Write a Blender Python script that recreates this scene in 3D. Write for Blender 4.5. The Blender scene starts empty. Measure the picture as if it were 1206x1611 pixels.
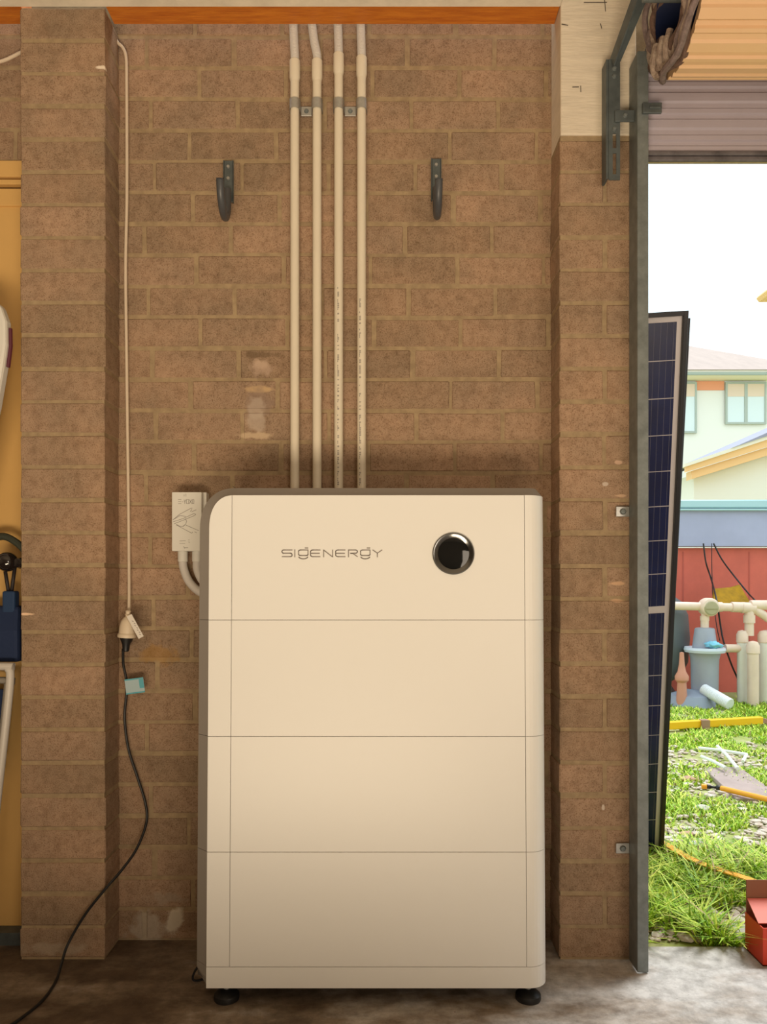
import bpy, bmesh, math, random
from mathutils import Vector, Matrix, noise
PI = math.pi
random.seed(7)
S = bpy.context.scene
COL = S.collection

# ------------------------------------------------------------------ camera
FPX = 1200.0            # focal length in pixels of the 1206x1611 frame
CX, HY, EYE = 603.0, 915.0, 0.99
cam_d = bpy.data.cameras.new('camera')
cam = bpy.data.objects.new('camera', cam_d); COL.objects.link(cam)
cam.location = (0, 0, EYE); cam.rotation_euler = (PI/2, 0, 0)
cam_d.sensor_fit = 'VERTICAL'; cam_d.sensor_height = 36
cam_d.lens = FPX/1611*36
cam_d.shift_y = (HY-805.5)/1611
cam_d.clip_start = 0.05; cam_d.clip_end = 200
S.camera = cam
# ------------------------------------------------------------------ exposure
S.view_settings.view_transform = 'Standard'
S.view_settings.look = 'None'
S.view_settings.gamma = 1
S.view_settings.use_curve_mapping = False
S.view_settings.exposure = 0.0
# ------------------------------------------------------------------ sky
w = bpy.data.worlds.new('World'); S.world = w; w.use_nodes = True
bg = w.node_tree.nodes['Background']
bg.inputs[0].default_value = (0.80, 0.94, 1.0, 1); bg.inputs[1].default_value = 1.65
# ------------------------------------------------------------------ lights
def area(name, loc, rot, sx, sy, col, e):
    l = bpy.data.lights.new(name, 'AREA'); l.shape = 'RECTANGLE'; l.size = sx; l.size_y = sy
    l.energy = e; l.color = col
    o = bpy.data.objects.new(name, l); COL.objects.link(o); o.location = loc; o.rotation_euler = rot
    return o
# the sunlit patch of floor behind the camera
area('sunlit_floor_light', (-0.28, -0.55, 0.02), (PI, 0, 0), 1.5, 1.15, (1.0, 0.81, 0.57), 108)
# broad fill added far behind the camera, evens out the wall brightness
area('far_fill_light', (1.9, -3.9, 1.0), (PI/2, 0, .22), 2.4, 1.7, (1.0, 0.84, 0.66), 75)
sun_d = bpy.data.lights.new('hazy_sun', 'SUN'); sun_d.energy = 3.0; sun_d.angle = 0.5; sun_d.color = (1, .97, .90)
sun = bpy.data.objects.new('hazy_sun', sun_d); COL.objects.link(sun)
sun.rotation_euler = (-0.30, 0.42, 0); sun.location = (3, -3, 8)

def P(px, py, d):
    """a point seen at px, py that stands d metres away"""
    return Vector(((px-CX)*d/FPX, d, EYE+(HY-py)*d/FPX))
def G(px, py, z=0.0):
    """the point of the ground plane z seen at px, py"""
    d = (EYE-z)*FPX/(py-HY)
    return P(px, py, d)

# ------------------------------------------------------------------ materials
def M(name, col, rough=0.6, metal=0.0, vary=0.0, vscale=8.0, bump=0.0, bscale=60.0, col2=None, stretch=None, emit=None, coat=0.0, spec=None):
    m = bpy.data.materials.new(name); m.use_nodes = True
    nt = m.node_tree; b = nt.nodes['Principled BSDF']
    b.inputs['Base Color'].default_value = (*col, 1); b.inputs['Roughness'].default_value = rough
    b.inputs['Metallic'].default_value = metal
    b.inputs['Coat Weight'].default_value = coat
    if spec is not None: b.inputs['Specular IOR Level'].default_value = spec
    tc = nt.nodes.new('ShaderNodeTexCoord'); src = tc.outputs['Object']
    if stretch:
        mp = nt.nodes.new('ShaderNodeMapping'); mp.inputs['Scale'].default_value = stretch
        nt.links.new(src, mp.inputs[0]); src = mp.outputs[0]
    if vary > 0:
        n = nt.nodes.new('ShaderNodeTexNoise'); n.inputs['Scale'].default_value = vscale; n.inputs['Detail'].default_value = 8
        n.inputs['Roughness'].default_value = 0.65
        r = nt.nodes.new('ShaderNodeValToRGB'); r.color_ramp.elements[0].position = .32; r.color_ramp.elements[1].position = .68
        c2 = col2 if col2 else tuple(c*(1-vary) for c in col)
        r.color_ramp.elements[0].color = (*c2, 1); r.color_ramp.elements[1].color = (*col, 1)
        nt.links.new(src, n.inputs['Vector']); nt.links.new(n.outputs['Fac'], r.inputs[0]); nt.links.new(r.outputs[0], b.inputs['Base Color'])
    if bump > 0:
        n2 = nt.nodes.new('ShaderNodeTexNoise'); n2.inputs['Scale'].default_value = bscale; n2.inputs['Detail'].default_value = 6
        bp = nt.nodes.new('ShaderNodeBump'); bp.inputs['Strength'].default_value = bump; bp.inputs['Distance'].default_value = .004
        nt.links.new(src, n2.inputs['Vector']); nt.links.new(n2.outputs['Fac'], bp.inputs['Height']); nt.links.new(bp.outputs[0], b.inputs['Normal'])
    return m

def brick_mat(name, stains=(), yface=None):
    """brick and mortar in one: the attribute 'tint' (r: shade of each brick, g: 1 on mortar)"""
    m = bpy.data.materials.new(name); m.use_nodes = True
    nt = m.node_tree; N = nt.nodes; L = nt.links; b = N['Principled BSDF']; b.inputs['Roughness'].default_value = .9
    b.inputs['Specular IOR Level'].default_value = .2
    tc = N.new('ShaderNodeTexCoord'); o = tc.outputs['Object']
    at = N.new('ShaderNodeAttribute'); at.attribute_name = 'tint'
    sp = N.new('ShaderNodeSeparateColor'); L.new(at.outputs['Color'], sp.inputs[0])
    def tex(scale, detail=6, rough=.6):
        n = N.new('ShaderNodeTexNoise'); n.inputs['Scale'].default_value = scale; n.inputs['Detail'].default_value = detail
        n.inputs['Roughness'].default_value = rough; L.new(o, n.inputs['Vector']); return n.outputs['Fac']
    def ramp(src, p0, c0, p1, c1):
        r = N.new('ShaderNodeValToRGB'); e = r.color_ramp.elements
        e[0].position = p0; e[0].color = (*c0, 1); e[1].position = p1; e[1].color = (*c1, 1); L.new(src, r.inputs[0]); return r.outputs[0]
    def mix(f, a, c, mode='MIX'):
        x = N.new('ShaderNodeMix'); x.data_type = 'RGBA'; x.blend_type = mode
        for k, v in ((0, f), (6, a), (7, c)):
            if isinstance(v, (int, float)): x.inputs[k].default_value = v
            elif isinstance(v, tuple): x.inputs[k].default_value = (*v, 1)
            else: L.new(v, x.inputs[k])
        return x.outputs[2]
    tint = ramp(sp.outputs[0], 0.0, (.36, .258, .178), 1.0, (.425, .302, .215))
    big = ramp(tex(5.0), .35, (.80, .80, .78), .65, (1.12, 1.05, 1.0))
    c = mix(1.0, tint, big, 'MULTIPLY')
    grit = ramp(tex(300, 2, .7), .30, (.45, .38, .32), .50, (1, 1, 1))
    c = mix(.8, c, grit, 'MULTIPLY')
    worn = ramp(tex(38, 5, .7), .34, (.78, .74, .70), .56, (1.03, 1.02, 1.0))
    c = mix(1.0, c, worn, 'MULTIPLY')
    fleck = ramp(tex(260, 2), .66, (0, 0, 0), .74, (.8, .8, .8))
    c = mix(fleck, c, (.46, .34, .22))
    mort = ramp(tex(40), .35, (.31, .225, .135), .65, (.42, .31, .185))
    c = mix(sp.outputs[1], c, mort)
    for (x, z, rx, rz, col, th) in stains:
        mp = N.new('ShaderNodeMapping'); mp.vector_type = 'POINT'
        ys = 0 if yface is None else 1/.025
        mp.inputs['Location'].default_value = (-x/rx, -(yface or 0)*ys, -z/rz); mp.inputs['Scale'].default_value = (1/rx, ys, 1/rz)
        nz = N.new('ShaderNodeTexNoise'); nz.inputs['Scale'].default_value = 32; nz.inputs['Detail'].default_value = 5; L.new(o, nz.inputs['Vector'])
        L.new(o, mp.inputs[0])
        ln = N.new('ShaderNodeVectorMath'); ln.operation = 'LENGTH'; L.new(mp.outputs[0], ln.inputs[0])
        ad = N.new('ShaderNodeMath'); ad.operation = 'MULTIPLY_ADD'; ad.inputs[1].default_value = 2.2; L.new(nz.outputs['Fac'], ad.inputs[0]); L.new(ln.outputs['Value'], ad.inputs[2])
        msk = ramp(ad.outputs[0], .95, (th, th, th), 1.0, (0, 0, 0))
        rr = msk.node; rr.color_ramp.elements[0].position = .80
        # ramp input is length + 2.2*noise, scaled down
        sc = N.new('ShaderNodeMath'); sc.operation = 'MULTIPLY'; sc.inputs[1].default_value = .47; L.new(ad.outputs[0], sc.inputs[0]); L.new(sc.outputs[0], rr.inputs[0])
        c = mix(msk, c, col)
    L.new(c, b.inputs['Base Color'])
    bp = N.new('ShaderNodeBump'); bp.inputs['Strength'].default_value = .55; bp.inputs['Distance'].default_value = .003
    L.new(tex(130, 6, .75), bp.inputs['Height']); L.new(bp.outputs[0], b.inputs['Normal'])
    return m

# ------------------------------------------------------------------ mesh helpers
def catmull(pts, k=8):
    pts = [Vector(p) for p in pts]; out = []
    for i in range(len(pts)-1):
        p0 = pts[max(i-1, 0)]; p1 = pts[i]; p2 = pts[i+1]; p3 = pts[min(i+2, len(pts)-1)]
        for j in range(k):
            t = j/k
            out.append(.5*((2*p1)+(-p0+p2)*t+(2*p0-5*p1+4*p2-p3)*t*t+(-p0+3*p1-3*p2+p3)*t**3))
    out.append(pts[-1]); return out

class MB:
    def __init__(s): s.bm = bmesh.new()
    def box(s, x0, x1, y0, y1, z0, z1, bev=0.0, seg=1):
        r = bmesh.ops.create_cube(s.bm, size=1.0)
        vs = r['verts']
        for v in vs:
            v.co = Vector(((x0+x1)/2+v.co.x*(x1-x0), (y0+y1)/2+v.co.y*(y1-y0), (z0+z1)/2+v.co.z*(z1-z0)))
        if bev > 0:
            es = list({e for v in vs for e in v.link_edges})
            rr = bmesh.ops.bevel(s.bm, geom=es, offset=bev, segments=seg, affect='EDGES', profile=.5)
            vs = list({v for f in rr['faces'] for v in f.verts} | {v for v in vs if v.is_valid})
        return vs
    def obox(s, c, ax, ay, az, hx, hy, hz, bev=0):
        """oriented box: centre, three unit axes, half sizes"""
        vs = s.box(-hx, hx, -hy, hy, -hz, hz, bev)
        c = Vector(c); ax = Vector(ax); ay = Vector(ay); az = Vector(az)
        for v in vs:
            p = v.co.copy(); v.co = c+ax*p.x+ay*p.y+az*p.z
        return vs
    def bar(s, a, b, w, t, up=(0, 0, 1), bev=0):
        a = Vector(a); b = Vector(b); d = b-a; L_ = d.length; d.normalize()
        sd = d.cross(Vector(up)).normalized(); u = sd.cross(d)
        return s.obox((a+b)/2, d, sd, u, L_/2, w/2, t/2, bev)
    def tube(s, pts, r, n=12, cap=True, smooth=True, closed=False):
        pts = [Vector(p) for p in pts]; N_ = len(pts)
        T = [(pts[(i+1) % N_ if closed else min(i+1, N_-1)]-pts[(i-1) % N_ if closed else max(i-1, 0)]).normalized() for i in range(N_)]
        u = T[0].orthogonal().normalized(); rings = []
        for i in range(N_):
            u = (u-T[i]*u.dot(T[i])).normalized(); v = T[i].cross(u)
            ri = r[i] if isinstance(r, (list, tuple)) else r
            rings.append([s.bm.verts.new(pts[i]+(u*math.cos(2*PI*k/n)+v*math.sin(2*PI*k/n))*ri) for k in range(n)])
        for i in range(N_ if closed else N_-1):
            a = rings[i]; b = rings[(i+1) % N_]
            for k in range(n):
                f = s.bm.faces.new((a[k], a[(k+1) % n], b[(k+1) % n], b[k])); f.smooth = smooth
        if cap and not closed:
            s.bm.faces.new(list(reversed(rings[0]))); s.bm.faces.new(rings[-1])
    def lathe(s, prof, c, axis=(0, 0, 1), n=28, smooth=True):
        c = Vector(c); a = Vector(axis).normalized(); u = a.orthogonal().normalized(); v = a.cross(u); rings = []
        for (r, h) in prof:
            if r < 1e-6: rings.append([s.bm.verts.new(c+a*h)])
            else: rings.append([s.bm.verts.new(c+a*h+(u*math.cos(2*PI*k/n)+v*math.sin(2*PI*k/n))*r) for k in range(n)])
        for i in range(len(rings)-1):
            A = rings[i]; B = rings[i+1]
            for k in range(n):
                k2 = (k+1) % n
                if len(A) == 1 and len(B) == 1: continue
                if len(A) == 1: f = s.bm.faces.new((A[0], B[k2], B[k]))
                elif len(B) == 1: f = s.bm.faces.new((A[k], A[k2], B[0]))
                else: f = s.bm.faces.new((A[k], A[k2], B[k2], B[k]))
                f.smooth = smooth
    def loft(s, rings, cap=True, smooth=False, closed=True):
        R = [[s.bm.verts.new(p) for p in r] for r in rings]; n = len(R[0])
        for i in range(len(R)-1):
            for k in range(n if closed else n-1):
                f = s.bm.faces.new((R[i][k], R[i][(k+1) % n], R[i+1][(k+1) % n], R[i+1][k])); f.smooth = smooth
        if cap: s.bm.faces.new(list(reversed(R[0]))); s.bm.faces.new(R[-1])
    def prism(s, poly, axis, a, b):
        """poly of 2D points, extruded along axis 'x','y','z' from a to b"""
        f = {'x': lambda p, t: (t, p[0], p[1]), 'y': lambda p, t: (p[0], t, p[1]), 'z': lambda p, t: (p[0], p[1], t)}[axis]
        s.loft([[f(p, a) for p in poly], [f(p, b) for p in poly]])
    def quad(s, *ps):
        s.bm.faces.new([s.bm.verts.new(p) for p in ps])
    def build(s, name, mat, parent=None, smooth_all=False, bevel=0, keep_normals=False):
        if not keep_normals: bmesh.ops.recalc_face_normals(s.bm, faces=s.bm.faces)
        if not smooth_all:
            for e in s.bm.edges:
                if len(e.link_faces) == 2 and e.calc_face_angle(0) > .6: e.smooth = False
        me = bpy.data.meshes.new(name); s.bm.to_mesh(me); s.bm.free()
        o = bpy.data.objects.new(name, me); COL.objects.link(o); me.materials.append(mat)
        if smooth_all:
            for p in me.polygons: p.use_smooth = True
        if bevel:
            bm_ = o.modifiers.new('bevel', 'BEVEL'); bm_.width = bevel; bm_.segments = 2; bm_.limit_method = 'ANGLE'
        if parent: o.parent = parent
        return o

def tag(o, label, cat, group=None, kind=None):
    o['label'] = label; o['category'] = cat
    if group: o['group'] = group
    if kind: o['kind'] = kind
    return o
def thing(name, label, cat, loc=(0, 0, 0), group=None, rot=(0, 0, 0)):
    o = bpy.data.objects.new(name, None); COL.objects.link(o); o.empty_display_size = .1
    o.location = loc; o.rotation_euler = rot
    return tag(o, label, cat, group)
def structure(o, label=None):
    o['kind'] = 'structure'
    if label: o['label'] = label
    return o
def sub(o, parent):
    """parent keeping world place (parent is an unrotated or rotated empty)"""
    bpy.context.view_layer.update()
    o.parent = parent; o.matrix_parent_inverse = parent.matrix_world.inverted(); return o

# ------------------------------------------------------------------ palette
cream = M('cream_paint', (.86, .78, .64), .55, vary=.18, vscale=14, bump=.25, bscale=40)
cream_timber = M('cream_painted_timber', (.80, .70, .56), .6, vary=.16, vscale=10, bump=.35, bscale=30, stretch=(1, 1, 7))
orange_timber = M('orange_stained_timber', (.66, .22, .022), .5, vary=.5, vscale=9, stretch=(1.2, 9, 9), bump=.3, bscale=25, col2=(.46, .12, .012))
conduit_m = M('cream_conduit', (.78, .70, .56), .38, vary=.05, vscale=10)
flex_m = M('corrugated_conduit', (.62, .58, .54), .5)
galv = M('galvanised_steel', (.24, .27, .27), .5, .4, vary=.35, vscale=30, bump=.15, bscale=70)
galv_dark = M('weathered_steel', (.14, .165, .17), .5, .45, vary=.4, vscale=18, bump=.2, bscale=60)
dark_grip = M('dark_grey_plastic', (.075, .078, .085), .42, vary=.2, vscale=30)
white_pc = M('white_powder_coat', (.83, .82, .79), .36, bump=.03, bscale=600)
grey_body = M('greige_body', (.33, .30, .27), .45, bump=.04, bscale=400)
gap_m = M('dark_gap', (.10, .09, .08), .7)
logo_m = M('grey_lettering', (.27, .24, .22), .35)
chrome_m = M('dark_chrome', (.17, .17, .17), .16, 1.0)
glass_black = M('black_glass', (.004, .005, .006), .05, 0, coat=.3, spec=.35)
black_rubber = M('black_rubber', (.012, .012, .013), .45)
white_plastic = M('white_plastic', (.74, .72, .66), .4)
ink = M('dark_print', (.12, .10, .08), .6)
zinc = M('zinc_plate', (.52, .52, .50), .35, .7, vary=.25, vscale=40)

# ================================================================== SETTING
YW, YP = 2.105, 1.997          # brick wall face, pier face
COURSE = .086

def brickset(mb, tints, x0, x1, y0, y1, k0, k1, joints, zoff=0.0, rough=.0011):
    """bricks between x0..x1 for course k (k0..k1-1); joints(k) gives the x of the vertical joints"""
    for k in range(k0, k1):
        xs = sorted({x0, x1} | {j for j in joints(k) if x0+.02 < j < x1-.02})
        for a, b in zip(xs[:-1], xs[1:]):
            aa = a+(.005 if a > x0+1e-6 else 0); bb = b-(.005 if b < x1-1e-6 else 0)
            z0 = k*COURSE+.005+zoff; z1 = (k+1)*COURSE-.005+zoff
            dz = random.uniform(-.0016, .0016); dy = random.uniform(-.0012, .0012)
            before = set(mb.bm.verts)
            mb.box(aa+random.uniform(-.0015, .0015), bb+random.uniform(-.0015, .0015), y0+dy, y1, z0+dz, z1+dz, .0028, 1)
            t = random.random()
            for v in set(mb.bm.verts)-before:
                v.co += Vector((random.uniform(-1, 1), random.uniform(-.5, .5), random.uniform(-1, 1)))*rough
                tints[v] = (t, 0, 0)

def brickobj(name, parts, core, mat):
    mb = MB(); tints = {}
    for p in parts: brickset(mb, tints, *p)
    for c in core:
        before = set(mb.bm.verts); mb.box(*c)
        for v in set(mb.bm.verts)-before: tints[v] = (.5, 1, 0)
    lay = mb.bm.loops.layers.float_color.new('tint')
    for f in mb.bm.faces:
        for l in f.loops:
            t = tints.get(l.vert, (.5, 0, 0)); l[lay] = (*t, 1)
    o = mb.build(name, mat); return structure(o)

stain_list = [
    (-.338, 1.590, .022, .020, (.58, .42, .30), .8), (-.335, 1.582, .030, .030, (.50, .36, .27), .6),
    (-.338, 1.520, .040, .010, (.58, .40, .22), .85), (-.342, 1.470, .040, .055, (.30, .21, .16), .6), (-.352, 1.465, .022, .030, (.52, .42, .34), .55),
    (-.352, 1.394, .046, .010, (.60, .45, .30), .8), (-.345, 1.430, .035, .030, (.52, .42, .33), .6), (-.338, 1.615, .050, .010, (.14, .09, .05), .6),
    (-.650, .030, .060, .050, (.50, .44, .36), .55), (-.577, .060, .028, .040, (.66, .58, .46), .9), (-.595, .115, .05, .02, (.42, .34, .26), .5),
    (-.62, .79, .05, .035, (.42, .22, .05), .5),
]
bm_wall = brick_mat('brick_wall_face', stain_list)
pier_stains = [(-.735, 2.336, .022, .006, (.85, .72, .58), 1.0), (-.948, .905, .022, .005, (.9, .62, .42), 1.0), (-.93, .905, .02, .003, (.9, .62, .42), .8),
               (.615, 1.302, .014, .006, (.62, .42, .30), .9), (.62, 1.215, .02, .005, (.62, .42, .28), .9), (.615, .985, .025, .006, (.66, .42, .26), .9),
               (.612, .94, .02, .005, (.66, .42, .26), .8), (.58, 1.245, .008, .005, (.6, .5, .42), .9), (.575, .40, .004, .008, (.7, .6, .5), .9),
               (-.86, .03, .10, .02, (.45, .37, .28), .5)]
bm_pier = brick_mat('brick_pier_face', pier_stains, 1.997)

def wall_joints(k):
    off = -.642 if k % 2 == 0 else -.5225
    # uneven bond, as laid
    jit = ((k*37) % 11-5)*.0035
    return [off+jit+i*.2395 for i in range(-12, 22)]
DOORX1 = -.975
brickobj('wall_back',
         [(-.98, .66, YW, YW+.10, 0, 30, wall_joints), (-3.4, -.98, YW, YW+.10, 25, 30, wall_joints),
          (3.3, 3.6, YW, YW+.10, 0, 29, wall_joints)],
         [(-.98, .66, YW+.0022, YW+.105, -.05, 2.60), (-3.4, -.98, YW+.0022, YW+.105, 2.152, 2.60), (3.3, 3.6, YW+.0022, YW+.105, -.05, 2.6),
          (.66, 3.3, YW+.0022, YW+.105, 2.20, 2.60)], bm_wall)
brickobj('wall_pier_left', [(-.950, -.729, YP, YW+.001, 0, 29, lambda k: [])], [(-.948, -.7312, YP+.0022, YW, -.02, 2.4925)], bm_pier)
def rp_joints(k):
    return [.461+.118] if k % 2 else [.461+.236]
brickobj('wall_pier_right', [(.461, .66, YP, YW+.001, 0, 25, rp_joints)], [(.4632, .6585, YP+.0022, YW, -.02, 2.16)], bm_pier)

# cream painted timber packer on top of the right pier
mb = MB(); mb.box(.463, .66, YP-.004, YW, 2.158, 2.56, .002)
blk = tag(mb.build('timber_packer', cream_timber), 'cream painted timber block on top of the right brick pier', 'timber')
mb = MB()
for (px, py, dx, dy) in ((905, 137, 5, 0), (913, 140, 0, 5), (888, 39, 5, 1), (945, 41, 1, 4), (951, 6, 1, 12), (936, 4, 18, 0)):
    a = P(px-dx, py-dy, 1.992); b = P(px+dx, py+dy, 1.992)
    mb = MB(); mb.bar(a, b+Vector((0.0003, 0, 0.0003)), .0016, .0014, up=(0, 1, 0)); sub(mb.build('paint_crack', ink), blk)

# cream board along the ceiling edge, orange plate against the wall
mb = MB(); mb.box(-3.4, .462, 1.72, YP-.001, 2.493, 2.56, .002)
structure(mb.build('trim_1', cream), 'cream painted board along the ceiling edge')
mb = MB(); mb.box(-.728, .462, YP+.001, 2.064, 2.498, 2.56, .001)
structure(mb.build('trim_2', orange_timber), 'orange stained timber plate over the brick wall')
mb = MB(); mb.box(-3.4, -.951, YP+.001, 2.064, 2.498, 2.56, .001)
structure(mb.build('trim_5', orange_timber), 'orange stained timber plate left of the brick pier')

# floor
def floor_mat():
    m = bpy.data.materials.new('stained_daylit_concrete'); m.use_nodes = True; nt = m.node_tree; N = nt.nodes; L = nt.links; b = N['Principled BSDF']
    b.inputs['Roughness'].default_value = .62
    tc = N.new('ShaderNodeTexCoord')
    def tx(sc, d=8, r=.6, st=None):
        n = N.new('ShaderNodeTexNoise'); n.inputs['Scale'].default_value = sc; n.inputs['Detail'].default_value = d; n.inputs['Roughness'].default_value = r
        if st:
            mp = N.new('ShaderNodeMapping'); mp.inputs['Scale'].default_value = st; L.new(tc.outputs['Object'], mp.inputs[0]); L.new(mp.outputs[0], n.inputs['Vector'])
        else: L.new(tc.outputs['Object'], n.inputs['Vector'])
        return n.outputs['Fac']
    def rp(s_, stops):
        r = N.new('ShaderNodeValToRGB'); e = r.color_ramp.elements
        while len(e) < len(stops): e.new(.5)
        for q, (p, c) in enumerate(stops): e[q].position = p; e[q].color = (*c, 1)
        L.new(s_, r.inputs[0]); return r.outputs[0]
    # stains from noise, with the roller opening's daylight painted in as paling along X
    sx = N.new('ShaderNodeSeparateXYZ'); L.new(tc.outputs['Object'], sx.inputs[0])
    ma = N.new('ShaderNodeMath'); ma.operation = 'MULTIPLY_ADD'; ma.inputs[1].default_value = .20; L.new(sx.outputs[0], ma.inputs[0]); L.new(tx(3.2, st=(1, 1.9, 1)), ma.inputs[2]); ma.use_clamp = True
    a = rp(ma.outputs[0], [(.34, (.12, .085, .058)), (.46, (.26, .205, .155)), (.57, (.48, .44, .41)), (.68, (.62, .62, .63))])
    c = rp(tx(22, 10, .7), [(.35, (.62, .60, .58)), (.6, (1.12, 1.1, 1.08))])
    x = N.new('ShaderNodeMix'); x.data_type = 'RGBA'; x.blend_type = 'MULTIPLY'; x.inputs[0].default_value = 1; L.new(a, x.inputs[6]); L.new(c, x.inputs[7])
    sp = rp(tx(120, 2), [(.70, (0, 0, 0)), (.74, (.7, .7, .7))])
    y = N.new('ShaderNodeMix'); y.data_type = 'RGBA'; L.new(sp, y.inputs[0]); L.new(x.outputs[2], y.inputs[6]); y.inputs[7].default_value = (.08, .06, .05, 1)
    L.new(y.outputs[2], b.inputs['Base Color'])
    bp = N.new('ShaderNodeBump'); bp.inputs['Strength'].default_value = .5; bp.inputs['Distance'].default_value = .004
    L.new(tx(35, 8, .7), bp.inputs['Height']); L.new(bp.outputs[0], b.inputs['Normal'])
    return m
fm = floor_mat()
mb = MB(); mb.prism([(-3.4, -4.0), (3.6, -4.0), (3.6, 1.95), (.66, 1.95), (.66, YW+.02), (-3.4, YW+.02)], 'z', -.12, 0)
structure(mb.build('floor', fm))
apron_m = M('pale_concrete', (.62, .62, .61), .75, vary=.4, vscale=7, bump=.5, bscale=40)
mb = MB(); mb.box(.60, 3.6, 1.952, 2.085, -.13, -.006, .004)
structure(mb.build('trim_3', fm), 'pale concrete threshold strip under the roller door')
# garage enclosure
plaster = M('garage_plaster', (.42, .37, .31), .8, vary=.1, vscale=3)
mb = MB(); mb.box(-3.4, 3.6, -4.0, 2.0, 2.60, 2.68); structure(mb.build('ceiling', plaster))
mb = MB(); mb.box(-3.5, -3.4, -4.0, 2.2, 0, 2.68); structure(mb.build('wall_left', plaster))
mb = MB(); mb.box(3.6, 3.7, -4.0, 2.2, 0, 2.68); structure(mb.build('wall_right', plaster))
mb = MB(); mb.box(-3.5, 3.7, -4.1, -4.0, 0, 2.68); structure(mb.build('wall_front', plaster))

# cream internal door left of the pier
door_m = M('cream_door_paint', (.72, .44, .15), .45, vary=.08, vscale=5)
d = bpy.data.objects.new('door_1', None); COL.objects.link(d); structure(d, 'cream painted internal door left of the brick pier'); d.location = (-1.4, YW, 0)
mb = MB(); mb.box(-1.90, -.98, YW+.012, YW+.04, .035, 2.06); sub(mb.build('door_panel', door_m), d)
mb = MB(); mb.box(-1.95, -.952, YW-.006, YW+.012, 2.105, 2.15, .002); mb.box(-1.95, -.952, YW-.002, YW+.02, 2.086, 2.100, .002)
mb.box(-1.95, -.952, YW+.004, YW+.03, 2.03, 2.078, .002); mb.box(-.985, -.952, YW+.005, YW+.05, 0.03, 2.09)
sub(mb.build('door_frame', door_m), d)
mb = MB(); mb.box(-3.4, -1.95, YW, YW+.05, 0, 2.15); mb.box(-1.95, -.952, YW+.055, YW+.10, 0, 2.155); structure(mb.build('wall_recess', plaster))
mb = MB(); mb.box(-1.95, -.952, YW-.03, YW+.05, .0, .034); structure(mb.build('trim_4', galv_dark), 'dark door sill')

# ================================================================== BATTERY UNIT
unit = thing('battery_storage_unit', 'tall white modular home battery stack with round black display standing against the brick wall', 'battery', (0, 1.775, 0), rot=(-.0285, 0, 0))
XL, XR, XS1, XS2 = -.412, .385, -.3580, .3330
G_ = .0005
def plan_right(o=0.0, n=8, y0=-.004):
    """white right hand cover, plan outline with thickness"""
    out = []; inn = []
    cx_, cy_ = .343, .042
    for k in range(n+1):
        a = -PI/2+k*PI/2/n
        out.append((cx_+.042*math.cos(a), cy_+(.042-y0*0)*math.sin(a)+y0*(1-k/n)))
        inn.append((cx_+.039*math.cos(a), cy_+.039*math.sin(a)+y0*(1-k/n)))
    out = [(XS2+G_, y0)]+out+[(.385, .250)]
    inn = [(XS2+G_, y0+.003)]+inn+[(.382, .250)]
    return out+list(reversed(inn))
def body_plan(xl_back=-.442, xl_front=XL):
    return [(xl_front, 0), (xl_back, .03), (xl_back, .25), (.3815, .25), (.3815, .045), (.345, .003), (.33, 0)]
zs = [.0937, .358, .627, .900]
for i in range(3):
    z0, z1 = zs[i]+G_, zs[i+1]-G_
    mb = MB(); mb.prism(body_plan(), 'z', z0, z1); md = mb.build('battery_module', grey_body, unit)
    mb = MB(); mb.prism([(XL, z0), (XS1-G_, z0), (XS1-G_, z1), (XL, z1)], 'y', -.004, 0); mb.build('side_strip', white_pc, md, bevel=.0006)
    mb = MB(); mb.prism([(XS1+G_, z0), (XS2-G_, z0), (XS2-G_, z1), (XS1+G_, z1)], 'y', -.004, 0); mb.build('front_panel', white_pc, md, bevel=.0006)
    mb = MB(); mb.prism(plan_right(), 'z', z0, z1); mb.build('corner_cover', white_pc, md)
mb = MB(); mb.prism([(-.409, .001), (-.44, .031), (-.44, .248), (.379, .248), (.379, .046), (.344, .005), (.33, .001)], 'z', .06, 1.1)
mb.build('inner_frame', gap_m, unit)
# base module
z0, z1 = .045, zs[0]-G_
mb = MB(); mb.loft([[(x, y, z) for x, y in body_plan(-.418, -.408)] for z in (z0,)]+[[(x, y, z) for x, y in body_plan(-.436, XL)] for z in (z0+.018,)]+[[(x, y, z) for x, y in body_plan()] for z in (z0+.036, z1)])
bs = mb.build('base_module', grey_body, unit)
pr = plan_right(); pr = [(XL, -.004)]+pr[1:-1]+[(XL, -.001)]
mb = MB(); mb.prism(pr, 'z', z0, z1); mb.build('base_front_panel', white_pc, bs)
# inverter module on top
z0, z1 = zs[3]+G_, 1.195
def corner(xl, zt, rx, rz, n=14):
    pts = []
    for k in range(n+1):
        a = PI-k*PI/2/n
        c, s_ = math.cos(a), math.sin(a)
        e = .86
        pts.append((xl+rx+rx*math.copysign(abs(c)**e, c), zt-rz+rz*abs(s_)**e))
    return pts
Fp = [(XL, z0)]+corner(XL, z1, .058, .080)
Op = [(-.442, z0)]+corner(-.442, 1.217, .088, .102)
AR = [-PI/2+PI/2*k/5 for k in range(6)]
ring0 = [(x, .001, z) for x, z in Fp]+[(.343+.0415*math.cos(a), .042+.041*math.sin(a), z1) for a in AR]+[(.382, .043, z0), (.345, .003, z0)]
ring1 = [(x, .030, z) for x, z in Op]+[(.343+.027*math.cos(a), .050+.020*math.sin(a), 1.217) for a in AR]+[(.382, .060, z0), (.360, .060, z0)]
ring2 = [(x, .250, z) for x, z in Op]+[(.343+.027*math.cos(a), .250, 1.217) for a in AR]+[(.382, .250, z0), (.360, .250, z0)]
mb = MB(); mb.loft([ring0, ring1, ring2])
iv = mb.build('inverter_module', grey_body, unit)
fpL = [(x, z) for x, z in Fp if x < XS1-G_-.0005]
zt_ = z1
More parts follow.
